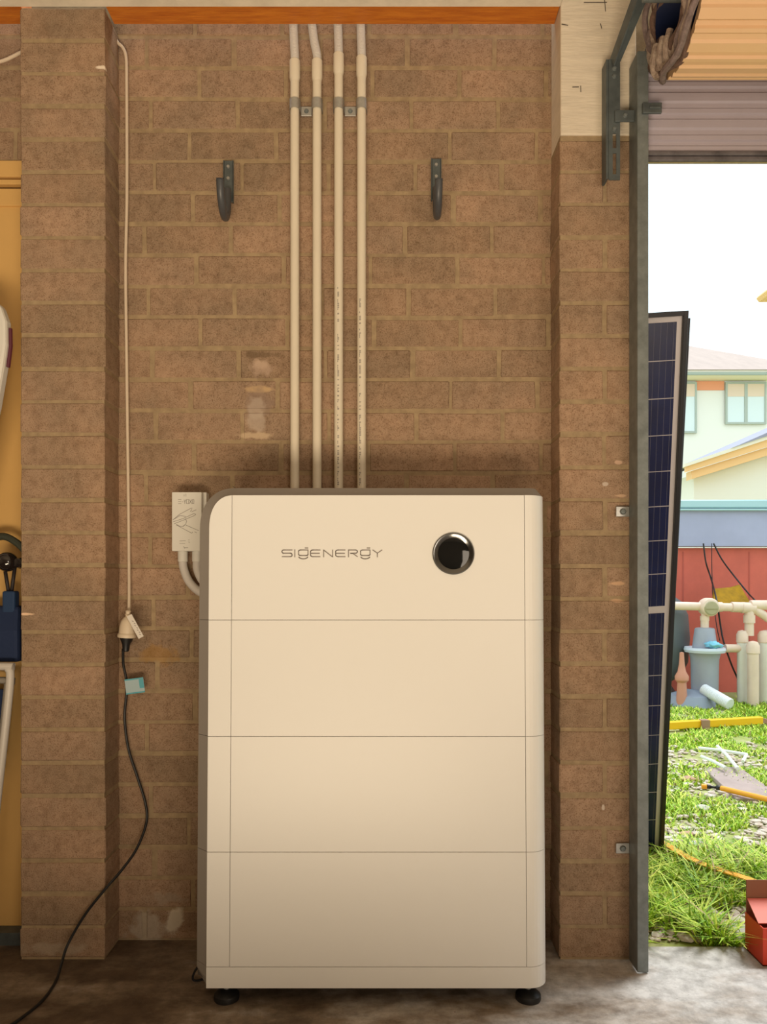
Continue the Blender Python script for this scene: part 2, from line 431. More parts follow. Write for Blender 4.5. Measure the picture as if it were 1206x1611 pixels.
mb = MB(); mb.prism([(XL, z0)]+fpL[1:]+[(XS1-G_, z1), (XS1-G_, z0)], 'y', -.004, 0); mb.build('side_strip', white_pc, iv, bevel=.0006)
mb = MB(); mb.prism([(XS1+G_, z0), (XS2-G_, z0), (XS2-G_, z1), (XS1+G_, z1)], 'y', -.004, 0); mb.build('front_panel', white_pc, iv, bevel=.0006)
mb = MB(); mb.prism(plan_right(), 'z', z0, z1); mb.build('corner_cover', white_pc, iv)
# thin top shadow gap of the grey shell
mb = MB(); mb.box(-.3580, -.3572, .0015, .2495, 1.2165, 1.2176); mb.build('shell_seam', gap_m, iv)
# display
def UL(px, py, s_=664.5): return ((px-CX)/s_, EYE+(HY-py)/s_)
dx, dz = UL(712.5, 871)
mb = MB(); mb.lathe([(.0495, .0), (.0495, .004), (.0470, .007), (.0440, .0065), (.0370, .0035), (.0365, .001)], (dx, -.004, dz), (0, -1, 0), 64)
ds = mb.build('display_ring', chrome_m, iv)
mb = MB(); mb.lathe([(0, .0045), (.028, .0042), (.0372, .003)], (dx, -.004, dz), (0, -1, 0), 64); mb.build('display_glass', glass_black, ds)
# lettering  SIGENERGY
def stroke(mb, pts, wdt=.0024):
    pts = [UL(430+x/6.347, 850+y/6.347) for x, y in pts]
    for a, b in zip(pts[:-1], pts[1:]):
        d_ = Vector((b[0]-a[0], 0, b[1]-a[1]))
        if d_.length < 1e-6: continue
        e = d_.normalized()*wdt*.35
        mb.bar(Vector((a[0], -.0044, a[1]))-e, Vector((b[0], -.0044, b[1]))+e, wdt, .0007, up=(0, -1, 0))
def arcp(cx, cy, rx, ry, a0, a1, n=8):
    return [(cx+rx*math.cos(math.radians(a0+(a1-a0)*k/n)), cy+ry*math.sin(math.radians(a0+(a1-a0)*k/n))) for k in range(n+1)]
letters = {
 'S': [[(188, 97), (105, 97)]+arcp(103, 113, 15, 16, -90, -270)+[(170, 129)]+arcp(172, 146, 16, 17, -90, 90)+[(90, 163)]],
 'I': [[(215, 95), (215, 165)]],
 'G': [[(345, 97), (275, 97)]+arcp(275, 110, 22, 13, -90, -180, 4)+arcp(275, 140, 22, 12, 180, 90, 4)+[(325, 152)]+arcp(327, 140, 20, 12, 90, 0, 4)+[(347, 97)], arcp(300, 160, 46, 25, 165, 15, 10), [(318, 77), (345, 77)]],
 'E': [[(466, 97), (395, 97)]+arcp(397, 113, 25, 16, -90, -180, 4)+arcp(397, 147, 25, 16, 180, 90, 4)+[(466, 163)], [(372, 130), (460, 130)]],
 'N': [[(502, 165), (502, 97), (588, 163), (592, 163), (592, 97)]],
}
def shift(l, dx_): return [[(x+dx_, y) for x, y in s_] for s_ in l]
seqs = [('S', letters['S']), ('I', letters['I']), ('G', letters['G']), ('E', letters['E']), ('N', letters['N']), ('E', shift(letters['E'], 250)),
        ('R', [[(750, 165), (750, 97), (820, 97)]+arcp(820, 113, 18, 16, -90, 90)+[(770, 130), (792, 130), (838, 163)]]),
        ('G', shift(letters['G'], 617)), ('Y', [[(992, 97), (1037, 128), (1083, 97)], [(1037, 128), (1037, 165)]])]
mb = MB()
for nm, l in seqs:
    for s_ in l: stroke(mb, s_)
mb.build('lettering', logo_m, iv).__setitem__('label', 'grey wordmark SIGENERGY on the front')
# feet
for (x, y) in ((-.372, .035), (.343, .035), (-.372, .215), (.343, .215)):
    mb = MB(); mb.lathe([(0, .0), (.029, .0), (.0305, .006), (.0295, .014), (.022, .021), (.012, .025), (0, .026)], (x, y, 0), n=28)
    ft = mb.build('levelling_foot', black_rubber, unit)
    mb = MB(); mb.lathe([(.0065, .024), (.0065, .05)], (x, y, 0), n=12); mb.build('foot_stem', zinc, ft)
mb = MB(); mb.tube(catmull([(-.35, 1.90, .06), (-.44, 1.885, .05), (-.468, 1.88, .022), (-.46, 1.885, .004), (-.40, 1.93, .006)]), .0028, 8)
tag(mb.build('cable_loop', black_rubber), 'short black cable loop hanging under the left end of the white battery stack', 'cable')

# ================================================================== CONDUITS
names = ['leftmost of four cream conduits, straight beside its bent-topped neighbour', 'second cream conduit from the left, its grey flexible top bending left',
         'third cream conduit from the left, printed with a column of tiny marks', 'rightmost of four cream conduits, flexible top rising straight to the orange timber']
YC = 2.085; rC = .0122
cxs = [463.5, 498.5, 532.5, 568.5]
tops = [(461, 95), (489, 95), (531, 85), (567, 90)]
for i, cxp in enumerate(cxs):
    X = (cxp-CX)*YC/FPX
    t = thing('conduit', names[i], 'conduit', (X, YC, .98), 'conduits running from the battery to the orange timber')
    zc = EYE+(HY-tops[i][1])*YC/FPX
    mb = MB(); mb.tube([(X, YC, 1.0), (X, YC, zc-.03)], rC, 20); pipe = sub(mb.build('rigid_pipe', conduit_m), t)
    mb = MB(); mb.lathe([(rC, -.058), (.0146, -.048), (.0146, -.002), (.0125, 0), (.010, 0)], (X, YC, zc), n=24); sub(mb.build('coupler', conduit_m), t)
    xt = (tops[i][0]-CX)*2.085/FPX
    path = catmull([(X, YC, zc-.01), (X, YC, zc+.015), (X+(xt-X)*.5, YC, zc+.055), (xt, YC-.004, 2.535)], 14)
    L_ = [0]
    for a, b in zip(path[:-1], path[1:]): L_.append(L_[-1]+(b-a).length)
    n = int(L_[-1]/.0019); pts = []; rs = []
    for k in range(n+1):
        s_ = L_[-1]*k/n; j = max(q for q in range(len(L_)) if L_[q] <= s_+1e-9); j = min(j, len(path)-2)
        f = (s_-L_[j])/max(L_[j+1]-L_[j], 1e-9); pts.append(path[j].lerp(path[j+1], f)); rs.append(.0108+(.0012 if k % 2 else 0))
    mb = MB(); mb.tube(pts, rs, 16); sub(mb.build('flexible_conduit', flex_m), t)
    if i >= 2:
        mb = MB(); random.seed(20+i); z = 1.79 if i == 2 else 1.765
        while z > 1.235:
            h_ = random.uniform(.0022, .0045)
            xo = X-.0005+(0 if i == 2 else -.003)
            if random.random() < .78:
                for q in range(random.choice((1, 2, 2))):
                    x_ = xo+(q-.5)*.0026
                    y_ = YC-math.sqrt(max(rC**2-(x_-X)**2, 0))-.0003
                    mb.box(x_-.0009, x_+.0009, y_-.0002, y_+.0006, z-h_, z)
            z -= h_+random.choice((.0015, .0015, .0015, .008))
        pm = sub(mb.build('printed_marking', logo_m), t); pm['kind'] = 'stuff'; pm['label'] = 'column of tiny dark printed characters'
# saddles
for j, (a, b) in enumerate(((0, 1), (2, 3))):
    xa = (cxs[a]-CX)*YC/FPX; xb = (cxs[b]-CX)*YC/FPX; zc = EYE+(HY-165)*YC/FPX
    t = thing('saddle_clamp', ['zinc double saddle holding the two left conduits to the wall', 'zinc double saddle holding the two right conduits to the wall'][j], 'bracket', ((xa+xb)/2, YW, zc), 'zinc saddles on the conduits')
    for x in (xa, xb):
        mb = MB(); pts = [(x+.0135*math.cos(q), YC-.0135*math.sin(q)) for q in [PI*k/14 for k in range(15)]]
        outer = [(x+.0152*math.cos(q), YC-.0152*math.sin(q)) for q in [PI*k/14 for k in range(15)]]
        pts = [(x+.0135, YW-.002)]+pts+[(x-.0135, YW-.002)]; outer = [(x+.0152, YW-.002)]+outer+[(x-.0152, YW-.002)]
        mb.prism(outer+list(reversed(pts)), 'z', zc-.014, zc+.013); sub(mb.build('strap_band', zinc), t)
    mb = MB(); mb.box(xa+.0155, xb-.0155, YW-.007, YW-.003, zc-.022, zc+.004, .001); sub(mb.build('fixing_tab', zinc), t)
    mb = MB(); mb.lathe([(0, .004), (.005, .0035), (.0065, 0)], ((xa+xb)/2, YW-.007, zc-.009), (0, -1, 0), 16); sub(mb.build('screw', galv), t)

# ================================================================== WALL HOOKS
for j, (px, tipx, tipd, py0) in enumerate(((360, 346, 1.955, 252), (685.5, 690, 1.962, 249))):
    X = (px-CX)*YW/FPX; Xt = (tipx-CX)*tipd/FPX
    zt = EYE+(HY-py0)*2.095/FPX
    t = thing('wall_hook', ['dark steel storage hook on the wall left of the conduits', 'dark steel storage hook on the wall right of the conduits'][j], 'hook', (X, YW, zt-.1), 'dark J-shaped storage hooks')
    mb = MB(); mb.box(X-.014, X+.014, YW-.010, YW-.006, zt-.115, zt, .002); mb.box(X-.014, X-.011, YW-.010, YW-.0015, zt-.115, zt); mb.box(X+.011, X+.014, YW-.010, YW-.0015, zt-.115, zt)
    sub(mb.build('mounting_plate', galv_dark), t)
    for dz_ in (-.018, -.050):
        mb = MB(); mb.lathe([(0, .004), (.004, .0035), (.0055, 0)], (X, YW-.010, zt+dz_), (0, -1, 0), 12); sub(mb.build('screw', zinc), t)
    zb = zt-.197+.010; R_ = (YW-.020-tipd)/2; yc = YW-.020-R_
    pts = [(X, YW-.0205, zt-.085), (X, YW-.0205, zb+R_)]
    for k in range(1, 12):
        a = PI*k/12; pts.append((X+(Xt-X)*(1-math.cos(a))/2, yc+R_*math.cos(a), zb+R_-R_*math.sin(a)))
    ztip = EYE+(HY-285)*tipd/FPX
    pts += [(Xt, tipd, zb+R_), (Xt, tipd-.002, ztip)]
    mb = MB(); mb.tube(pts, .0100, 16); sub(mb.build('hook_arm', dark_grip), t)

# ================================================================== ISOLATOR BOX
yb = 2.045
x0, x1 = (270-CX)*yb/FPX, (314.5-CX)*yb/FPX; z1_, z0_ = EYE+(HY-774)*yb/FPX, EYE+(HY-867)*yb/FPX
t = thing('switch_box', 'small white electrical switch box with line diagram on the wall left of the battery', 'switch box', ((x0+x1)/2, YW, z0_))
mb = MB(); mb.box(x0, x1+.004, yb, yb+.022, z0_, z1_, .002, 2); sub(mb.build('lid', white_plastic), t)
mb = MB(); mb.box(x0+.001, x1+.012, yb+.0225, YW-.0035, z0_+.001, z1_+.002, .002, 2); sub(mb.build('back_box', white_plastic), t)
mb = MB()
def bl(pts, w_=.0012):
    q = [P(260+x/8.95, 760+y/8.95, yb) for x, y in pts]
    for a, b in zip(q[:-1], q[1:]):
        mb.bar(a, b, w_, .0006, up=(0, -1, 0))
# diagram of crossed levers
for l_ in ([(105, 520), (200, 440), (360, 355), (380, 355)], [(120, 510), (205, 458), (290, 470)], [(110, 545), (250, 500), (400, 430)], [(120, 575), (260, 520), (415, 455)],
           [(400, 430), (430, 440), (415, 455)], [(370, 405), (435, 375)], [(350, 400), (375, 370)], [(285, 500), (300, 540), (285, 580), (250, 610)],
           [(150, 580), (210, 610), (250, 610)], [(155, 590), (370, 705)], [(285, 590), (470, 670)], [(370, 705), (385, 690)], [(410, 685), (440, 700)], [(250, 610), (270, 590)]):
    bl(l_)
for l_ in ([(180, 230), (225, 230)], [(180, 262), (225, 262)], [(180, 290), (225, 290)], [(235, 265), (255, 265)], [(262, 232), (275, 262), (290, 232)], [(275, 262), (275, 292)],
           [(298, 232), (298, 290), (330, 290), (330, 232), (298, 232)], [(340, 232), (370, 290)], [(370, 232), (340, 290)], [(378, 232), (402, 232), (402, 290), (378, 290), (378, 232)]):
    bl(l_, .0013)
for l_ in ([(200, 815), (285, 812)], [(200, 850), (280, 850)], [(325, 800), (340, 800)], [(325, 830), (345, 835)], [(255, 890), (275, 920)], [(260, 912), (320, 910)], [(265, 160), (265, 190)], [(290, 150), (290, 190)]):
    bl(l_, .0011)
sub(mb.build('printed_diagram', logo_m), t)
for j, px in enumerate((287.5, 310)):
    X = (px-CX)*2.075/FPX; y_ = 2.075
    mb = MB(); mb.lathe([(.0135, 0), (.0135, -.028), (.0105, -.029)], (X, y_, z0_+.001), n=20); sub(mb.build('conduit_adaptor', white_plastic), t)
mb = MB(); X = (287.5-CX)*2.075/FPX
pth = catmull([(X, 2.075, z0_-.02), (X+.002, 2.075, z0_-.045), (X+.018, 2.075, z0_-.083), (X+.05, 2.075, z0_-.112), (X+.10, 2.078, z0_-.128), (X+.16, 2.08, z0_-.13)], 8)
mb.tube(pth, .0115, 16)
tag(mb.build('curved_conduit', flex_m), 'pale curved conduit bending from the small white switch box behind the battery', 'conduit')
X = (310-CX)*2.075/FPX
mb = MB(); mb.tube(catmull([(X, 2.075, z0_-.02), (X+.001, 2.075, z0_-.05), (X+.02, 2.075, z0_-.085), (X+.06, 2.078, z0_-.10)], 8), .0115, 16)
tag(mb.build('short_conduit', flex_m), 'short pale conduit under the right half of the small white switch box', 'conduit')

# ================================================================== CORDS ON THE LEFT
cord_m = M('off_white_cord', (.70, .58, .44), .5)
D_ = 2.094
t = thing('extension_cord', 'off white extension cord hanging down the corner beside the left brick pier', 'cord', P(199, 1000, 2.05))
pts = [P(181, 60, 2.098), P(186, 68, D_), P(193, 75, D_), P(198, 90, D_), P(199, 130, D_), P(199.5, 300, D_), P(197.5, 420, D_), P(199, 560, D_), P(201, 720, D_), P(202.5, 850, D_), P(203, 930, 2.085), P(202.5, 965, 2.068)]
mb = MB(); mb.tube(catmull(pts, 8), .0042, 10); sub(mb.build('cable', cord_m), t)
sc = P(202, 1003, 2.055)
ax = Vector((.06, 0, 1)).normalized()
mb = MB(); mb.lathe([(0, .0), (.0235, 0), (.0248, .004), (.0235, .010), (.0215, .012), (.0205, .030), (.0175, .044), (.0105, .054), (.0065, .056), (.0065, .060), (.0085, .062), (.0065, .064), (.0065, .069), (.0080, .071), (.0045, .074)], sc-Vector((.005, 0, 0)), ax, 24)
sub(mb.build('socket', M('cream_socket', (.74, .62, .46), .4)), t)
mb = MB(); a = P(203, 968, 2.035); b = P(222, 1003, 2.035)
mb.bar(a, b, .015, .0008, up=(0, -1, 0)); tg = sub(mb.build('paper_tag', M('tag_paper', (.78, .72, .64), .6)), t)
mb = MB()
for k in range(7):
    q = a.lerp(b, .25+.1*k)+Vector((.002*(k % 2), -.0007, 0)); mb.bar(q, q+Vector((.004, 0, -.0018)), .0012, .0004, up=(0, -1, 0))
sub(mb.build('tag_print', ink), tg)
t = thing('power_cord', 'black power cord plugged in at the corner and trailing across the floor', 'cord', G(95, 1545))
mb = MB(); mb.lathe([(.0, .001), (.0175, .0), (.016, -.006), (.0105, -.018), (.0085, -.036), (.005, -.038)], sc-Vector((.005, 0, 0)), ax, 20); sub(mb.build('plug', black_rubber), t)
pts = [P(193.5, 1021, 2.055), P(194, 1045, 2.07), P(198.5, 1068, 2.08), P(199, 1090, 2.085), P(196, 1130, 2.09), P(202, 1178, 2.093), P(217, 1225, 2.095), P(229, 1265, 2.095), P(230, 1295, 2.09), P(215, 1335, 2.06), P(192, 1368, 2.02),
       P(166, 1398, 1.985), P(133, 1440, 1.975), P(107, 1485, 1.962), P(97, 1515, 1.93)]
pts += [G(88, 1543, .004), G(70, 1570, .004), G(42, 1595, .004), G(0, 1622, .004), G(-60, 1645, .004)]
mb = MB(); mb.tube(catmull(pts, 8), .0036, 10); sub(mb.build('cable', black_rubber), t)
teal = M('teal_label', (.10, .42, .50), .5); palebl = M('pale_blue_label', (.42, .56, .60), .5)
c = P(212, 1079, 2.066); ex = Vector((1, 0, .13)).normalized(); ez = Vector((-.13, 0, 1)).normalized(); ey = Vector((0, 1, 0))
mb = MB(); mb.obox(c, ex, ey, ez, .0255, .0008, .0205); lb = sub(mb.build('cord_label', palebl), t)
lb['label'] = 'pale blue paper label on the black cord'
mb = MB(); mb.obox(c+ex*.019-ey*.0012+ez*.004, ex, ey, ez, .0060, .0005, .0120); mb.obox(c+ez*.0187-ey*.0012, ex, ey, ez, .0255, .0005, .0018); mb.obox(c-ez*.0187-ey*.0012, ex, ey, ez, .0255, .0005, .0018)
sub(mb.build('label_print', teal), lb)
mb = MB(); mb.tube(catmull([P(-60, 112, 2.09), P(0, 97, 2.09), P(18, 90, 2.09), P(32, 83, 2.092), P(46, 79, 2.098)], 6), .0045, 10)
tag(mb.build('wall_cable', cord_m), 'off white cable crossing the bricks above the cream door', 'cable')

# ================================================================== THINGS BY THE CREAM DOOR
t = thing('leaning_board', 'white rounded board edge leaning against the cream door at the left frame edge', 'board', (-1.25, 1.95, 0))
mb = MB(); ol = []
for (x, z) in [(-1.12, 1.735), (-1.02, 1.725), (-.982, 1.70), (-.968, 1.66), (-.967, 1.60), (-.975, 1.54), (-.992, 1.44), (-1.02, 1.32), (-1.08, 1.1), (-1.25, .5), (-1.36, .012), (-1.55, .012), (-1.50, .9), (-1.38, 1.5), (-1.25, 1.70)]:
    ol.append((x, z))
mb.prism(ol, 'y', 1.955, 1.99); sub(mb.build('board', white_plastic, bevel=.008), t)
mb = MB(); mb.tube([(-.9665, 1.975, 1.645), (-.9655, 1.975, 1.60), (-.972, 1.975, 1.545)], .006, 8); sub(mb.build('edge_stripe', M('maroon_edge', (.10, .015, .03), .5)), t)

navy = M('navy_fabric', (.008, .022, .075), .8, bump=.3, bscale=90)
navy2 = M('blue_fabric', (.012, .04, .11), .75, bump=.2, bscale=80)
strapm = M('black_strap', (.02, .014, .014), .6)
t = thing('hanging_bag', 'dark blue fabric bag on black straps beside the cream door', 'bag', (-1.02, 2.06, .78))
mb = MB(); mb.loft([[(-1.19, 2.03, .775), (-.972, 2.03, .775), (-.972, 2.085, .775), (-1.19, 2.085, .775)],
                    [(-1.20, 2.02, .86), (-.968, 2.02, .86), (-.968, 2.09, .86), (-1.20, 2.09, .86)],
                    [(-1.05, 2.04, .925), (-.975, 2.04, .925), (-.975, 2.08, .925), (-1.05, 2.08, .925)]]); sub(mb.build('bag_body', navy, bevel=.01), t)
mb = MB(); mb.box(-1.018, -.984, 2.035, 2.065, .86, .965, .005, 2); sub(mb.build('buckle_pad', navy2), t)
mb = MB(); mb.tube([(-1.006, 2.05, .955), (-1.018, 2.05, 1.03)], .005, 8); mb.tube([(-1.0, 2.05, .955), (-.990, 2.05, 1.03)], .005, 8)
sub(mb.build('strap', strapm), t)
mb = MB(); mb.tube(catmull([(-1.12, 2.06, 1.02), (-1.08, 2.06, 1.09), (-1.03, 2.06, 1.112), (-.99, 2.06, 1.095), (-.962, 2.065, 1.065)], 8), .010, 10); sub(mb.build('handle_loop', M('dark_green_webbing', (.035, .04, .025), .7)), t)
mb = MB(); mb.lathe([(0, .026), (.012, .025), (.022, .018), (.027, .006), (.026, -.006), (.018, -.014), (0, -.016)], (-1.008, 2.045, 1.043), (0, -1, 0), 24); mb.lathe([(0, .02), (.012, .017), (.016, 0), (0, -.01)], (-.975, 2.05, 1.04), (0, -1, 0), 20)
sub(mb.build('clasp', M('black_gloss', (.02, .015, .015), .08, .3, coat=1)), t)
wtube = M('white_tube', (.62, .58, .53), .4)
t = thing('folding_chair', 'folded chair with white tube frame and navy cloth leaning by the cream door', 'chair', (-1.1, 2.03, 0))
mb = MB(); A = [(-1.35, 2.0, .765), (-1.0, 2.0, .768), (-.985, 2.0, .762), (-.978, 2.0, .745), (-.986, 2.0, .65), (-1.012, 2.0, .42), (-1.05, 1.985, .012)]
mb.tube(catmull([Vector(p) for p in A], 6), .0105, 12); sub(mb.build('outer_frame', wtube), t)
mb = MB(); A = [(-1.35, 2.035, .725), (-1.015, 2.035, .727), (-1.003, 2.035, .715), (-1.006, 2.035, .68), (-1.03, 2.035, .45), (-1.08, 2.035, .012)]
mb.tube(catmull([Vector(p) for p in A], 6), .0090, 12); sub(mb.build('inner_frame', M('grey_tube', (.32, .29, .25), .45)), t)
mb = MB(); mb.prism([(-1.34, .70), (-1.018, .70), (-1.036, .5), (-1.34, .5)], 'y', 2.05, 2.062); sub(mb.build('cloth', navy), t)
mb = MB(); mb.box(-1.06, -1.004, 1.987, 2.012, .452, .468, .003); sub(mb.build('joint', black_rubber), t)

# ================================================================== ROLLER DOOR, TRACK, BRACKETS
t = thing('door_track', 'galvanised vertical steel guide track at the edge of the roller door opening', 'track', (.655, 1.95, 0))
mb = MB(); mb.box(.641, .669, 1.926, 1.929, .003, 2.33); mb.box(.641, .6435, 1.929, 1.992, .003, 2.33); mb.box(.6435, .669, 1.9895, 1.992, .003, 2.33); mb.box(.6665, .669, 1.929, 1.945, .003, 2.20); mb.box(.6665, .669, 1.972, 1.9895, .003, 2.20)
sub(mb.build('channel', galv, bevel=.0012), t)
for (y0_, y1_, yy) in ((797, 813, 1.992), (1326, 1342, 1.992)):
    a = P(968, y1_, yy); b = P(994, y0_, yy)
    mb = MB(); mb.box(a.x, .6408, 1.988, 1.9915, a.z, b.z, .001); tb = sub(mb.build('fixing_tab', zinc), t)
    mb = MB(); mb.lathe([(0, .006), (.006, .0055), (.0085, .001), (.0085, 0)], ((a.x+b.x)/2-.004, 1.988, (a.z+b.z)/2), (0, -1, 0), 8, smooth=False); sub(mb.build('bolt', galv), tb)
a = P(1008, 178, 1.92)
mb = MB(); mb.box(.652, .700, 1.918, 1.9255, a.z, a.z+.026, .001); mb.box(.668, .696, 1.915, 1.919, a.z+.010, a.z+.017, .001); sub(mb.build('door_stop', galv_dark), t)
# bracket
t = thing('drum_bracket', 'dark steel angle bracket with slots carrying the roller door drum', 'bracket', (.585, 1.98, 2.02))
mb = MB(); yb_ = 1.95; s_ = FPX/yb_
def BX(px): return (px-CX)/s_
def BZ(py): return EYE+(HY-py)/s_
xa, xb_ = BX(957), BX(975)
holes = [(BZ(233), BZ(210)), (BZ(274), BZ(241))]
zc0, zc1 = BZ(283), BZ(93)
mb.box(BX(953), BX(957), yb_, 1.989, zc0+.004, zc1, .001)
hx0, hx1 = BX(963.5), BX(969)
mb.box(xa, hx0, yb_, yb_+.003, zc0, zc1); mb.box(hx1, xb_, yb_, yb_+.003, zc0, zc1)
zz = zc0
for (h0, h1) in sorted(holes):
    mb.box(hx0, hx1, yb_, yb_+.003, zz, h0); zz = h1
mb.box(hx0, hx1, yb_, yb_+.003, zz, zc1)
sub(mb.build('upright', galv_dark), t)
mb = MB(); mb.bar(P(963, 98, 1.948), (.607, 1.79, 2.405), .030, .004, up=(1, 0, .2)); mb.bar(P(968, 96, 1.953), (.622, 1.79, 2.395), .004, .026, up=(1, 0, .2)); sub(mb.build('diagonal_arm', galv_dark), t)
mb = MB(); mb.box(BX(966), .6405, 1.944, 1.9495, BZ(193), BZ(175), .001); sub(mb.build('cross_tab', galv_dark), t)
for (px, py) in ((966, 108), (966, 120), (966, 203), (982, 184)):
    mb = MB(); mb.lathe([(0, .005), (.0045, .0045), (.0065, 0)], (BX(px), 1.944 if px == 982 else yb_, BZ(py)), (0, -1, 0), 8, smooth=False); sub(mb.build('bolt', galv), t)
mb = MB(); mb.lathe([(.0, 0), (.014, 0), (.014, .30), (0, .30)], (.61, 1.79, 2.365), (1, 0, 0), 16)
sub(mb.build('axle', galv), t)

t = thing('roller_door', 'rolled up ribbed steel roller door over the opening on the right', 'door', (1.9, 1.9, 2.08))
RC = Vector((0, 1.790, 2.365)); R0 = .166
tan_m = M('tan_steel_sheet', (.76, .49, .28), .42, vary=.08, vscale=3)
mauve_m = M('mauve_grey_steel_sheet', (.46, .41, .47), .42, vary=.12, vscale=5)
prof = []
nr = 15
for k in range(nr):
    for (f, dr) in ((0, 0), (.30, 0), (.36, -.006), (.50, -.006), (.56, 0), (.68, 0), (.74, -.005), (.92, -.005)):
        a = 2*PI*(k+f)/nr+.15; prof.append((RC.y+(R0+dr)*math.cos(a), RC.z+(R0+dr)*math.sin(a)))
prof2 = [(RC.y+(R0-.02)*math.cos(2*PI*k/len(prof)+.15), RC.z+(R0-.02)*math.sin(2*PI*k/len(prof)+.15)) for k in range(len(prof))]
mb = MB(); mb.loft([[(x, y, z) for y, z in pr_] for x, pr_ in ((.695, prof2), (.695, prof), (3.22, prof), (3.22, prof2), (.695, prof2))], cap=False)
sub(mb.build('curtain_roll', tan_m), t)
mb = MB(); mb.lathe([(.105, .0), (.105, .35), (0, .35)], (.675, RC.y, RC.z), (1, 0, 0), 40); sub(mb.build('drum', M('navy_drum', (.004, .010, .045), .5)), t)
random.seed(3)
felt_cols = [M('brown_felt', (.17, .10, .075), .95, vary=.5, vscale=60, bump=.8, bscale=120), M('pale_felt', (.50, .40, .32), .95, vary=.6, vscale=50, bump=.8, bscale=120, col2=(.16, .10, .08)),
             M('mauve_felt', (.26, .19, .18), .95, vary=.5, vscale=60, bump=.8, bscale=120)]
for k, rr in enumerate((.112, .123, .133, .143, .153, .163)):
    pts = []
    ph = random.uniform(0, 6)
    for q in range(72):
        a = 2*PI*q/72; r_ = rr+.003*math.sin(5*a+ph)+.002*math.sin(11*a+2*ph)
        pts.append((.683-.008*math.sin(3*a+ph)-.006*math.sin(7*a+k)-(.004*(k % 2)), RC.y+r_*math.cos(a), RC.z+r_*math.sin(a)))
    mb = MB(); mb.tube(pts, .0082, 8, closed=True); sub(mb.build('felt_edge_strip', felt_cols[(0, 1, 2, 1, 0, 2)[k]]), t)
# loose felt tails at the bottom of the roll
mb = MB()
for (x, y, w_) in ((.672, 1.83, .009), (.668, 1.86, .010), (.676, 1.80, .008)):
    zb = 2.232+(y-1.79)*.1
    mb.tube(catmull([(x, y, zb+.06), (x-.006, y+.01, zb+.02), (x+.004, y+.015, zb-.005), (x+.012, y-.01, zb-.008), (x+.008, y-.02, zb+.02)], 6), w_, 8)
sub(mb.build('loose_felt', felt_cols[1]), t)
# hanging curtain below the roll, ribbed
prof = []; z = 2.088
while z < 2.36:
    for (f, dy) in ((0, 0), (.018, 0), (.021, .006), (.032, .006), (.035, 0), (.046, 0), (.049, .005), (.062, .005), (.066, 0)):
        prof.append((1.955+dy, z+f))
    z += .0685
mb = MB(); th = [(y+.0012, z_) for y, z_ in reversed(prof)]
mb.prism(prof+th, 'x', .672, 3.26); sub(mb.build('hanging_curtain', mauve_m), t)
mb = MB(); mb.box(.672, 3.26, 1.946, 1.966, 2.080, 2.090, .002); mb.box(.672, 3.26, 1.951, 1.963, 2.068, 2.080, .003); sub(mb.build('bottom_rail', M('dirty_rubber', (.16, .14, .15), .7, vary=.6, vscale=25)), t)

# ================================================================== OUTSIDE
ground_m = M('dirt_and_moss', (.46, .44, .24), .95, vary=.5, vscale=9, bump=.9, bscale=30, col2=(.26, .33, .04))
mb = MB(); mb.box(-12, 30, 2.087, 60, -.25, -.012)
o = mb.build('lawn_ground', ground_m); structure(o, 'mossy ground of the yard')
# grass
random.seed(11)
vs, fs, cols = [], [], []
def blade(x, y, h, wdt, lean, az, base_z=-.014):
    c, s_ = math.cos(az), math.sin(az); px, py = -s_*wdt/2, c*wdt/2; n0 = len(vs)
    ox1, ox2 = lean*h*.35, lean*h
    vs.extend([(x-px, y-py, base_z), (x+px, y+py, base_z), (x-px*.8+c*ox1, y-py*.8+s_*ox1, base_z+h*.6), (x+px*.8+c*ox1, y+py*.8+s_*ox1, base_z+h*.6), (x+c*ox2, y+s_*ox2, base_z+h)])
    fs.extend([(n0, n0+1, n0+3, n0+2), (n0+2, n0+3, n0+4)])
    t_ = random.random(); cols.extend([t_]*5)
cnt = 0
while cnt < 68000:
    y = 2.09+4.5*random.random()**1.7; x = random.uniform(.25*y+.05, .60*y+.15) if random.random() < .74 else random.uniform(.6*y+.1, 1.05*y+.3)
    if y < 2.25 and x < .69: continue
    n_ = noise.noise(Vector((x*2.2, y*2.2, 0)))+.5*noise.noise(Vector((x*6, y*6, 3)))
    near = y < 2.75
    if n_ < ((-.16 if x < .82+.12*(y-2.1) else .0) if near else -.20)+random.uniform(-.14, .14): continue
    h = random.uniform(.015, .05)*((1.0+1.1*random.random()**3) if near else .7)*(1+.6*max(n_, 0))
    blade(x, y, h, random.uniform(.003, .009)*(1+.18*(y-2)), random.uniform(.3, 2.4 if near else 1.5), random.uniform(0, 2*PI)); cnt += 1
for k in range(14): blade(.705+random.uniform(-.02, .02), 2.088, random.uniform(.03, .06), .004, random.uniform(1.4, 2.6), -PI/2+random.uniform(-.6, .7), -.004)
me = bpy.data.meshes.new('grass'); me.from_pydata(vs, [], fs)
ca = me.color_attributes.new('tint', 'FLOAT_COLOR', 'POINT')
for i, t_ in enumerate(cols): ca.data[i].color = (t_, t_, t_, 1)
gm = bpy.data.materials.new('grass_blades'); gm.use_nodes = True; nt = gm.node_tree; b = nt.nodes['Principled BSDF']; b.inputs['Roughness'].default_value = .6; b.inputs['Subsurface Weight'].default_value = 0
at = nt.nodes.new('ShaderNodeAttribute'); at.attribute_name = 'tint'; r = nt.nodes.new('ShaderNodeValToRGB'); e = r.color_ramp.elements
e[0].position = .05; e[0].color = (.40, .30, .12, 1); e[1].position = 1; e[1].color = (.80, .84, .16, 1); m_ = e.new(.07); m_.color = (.12, .30, .01, 1); m_ = e.new(.5); m_.color = (.42, .66, .02, 1)
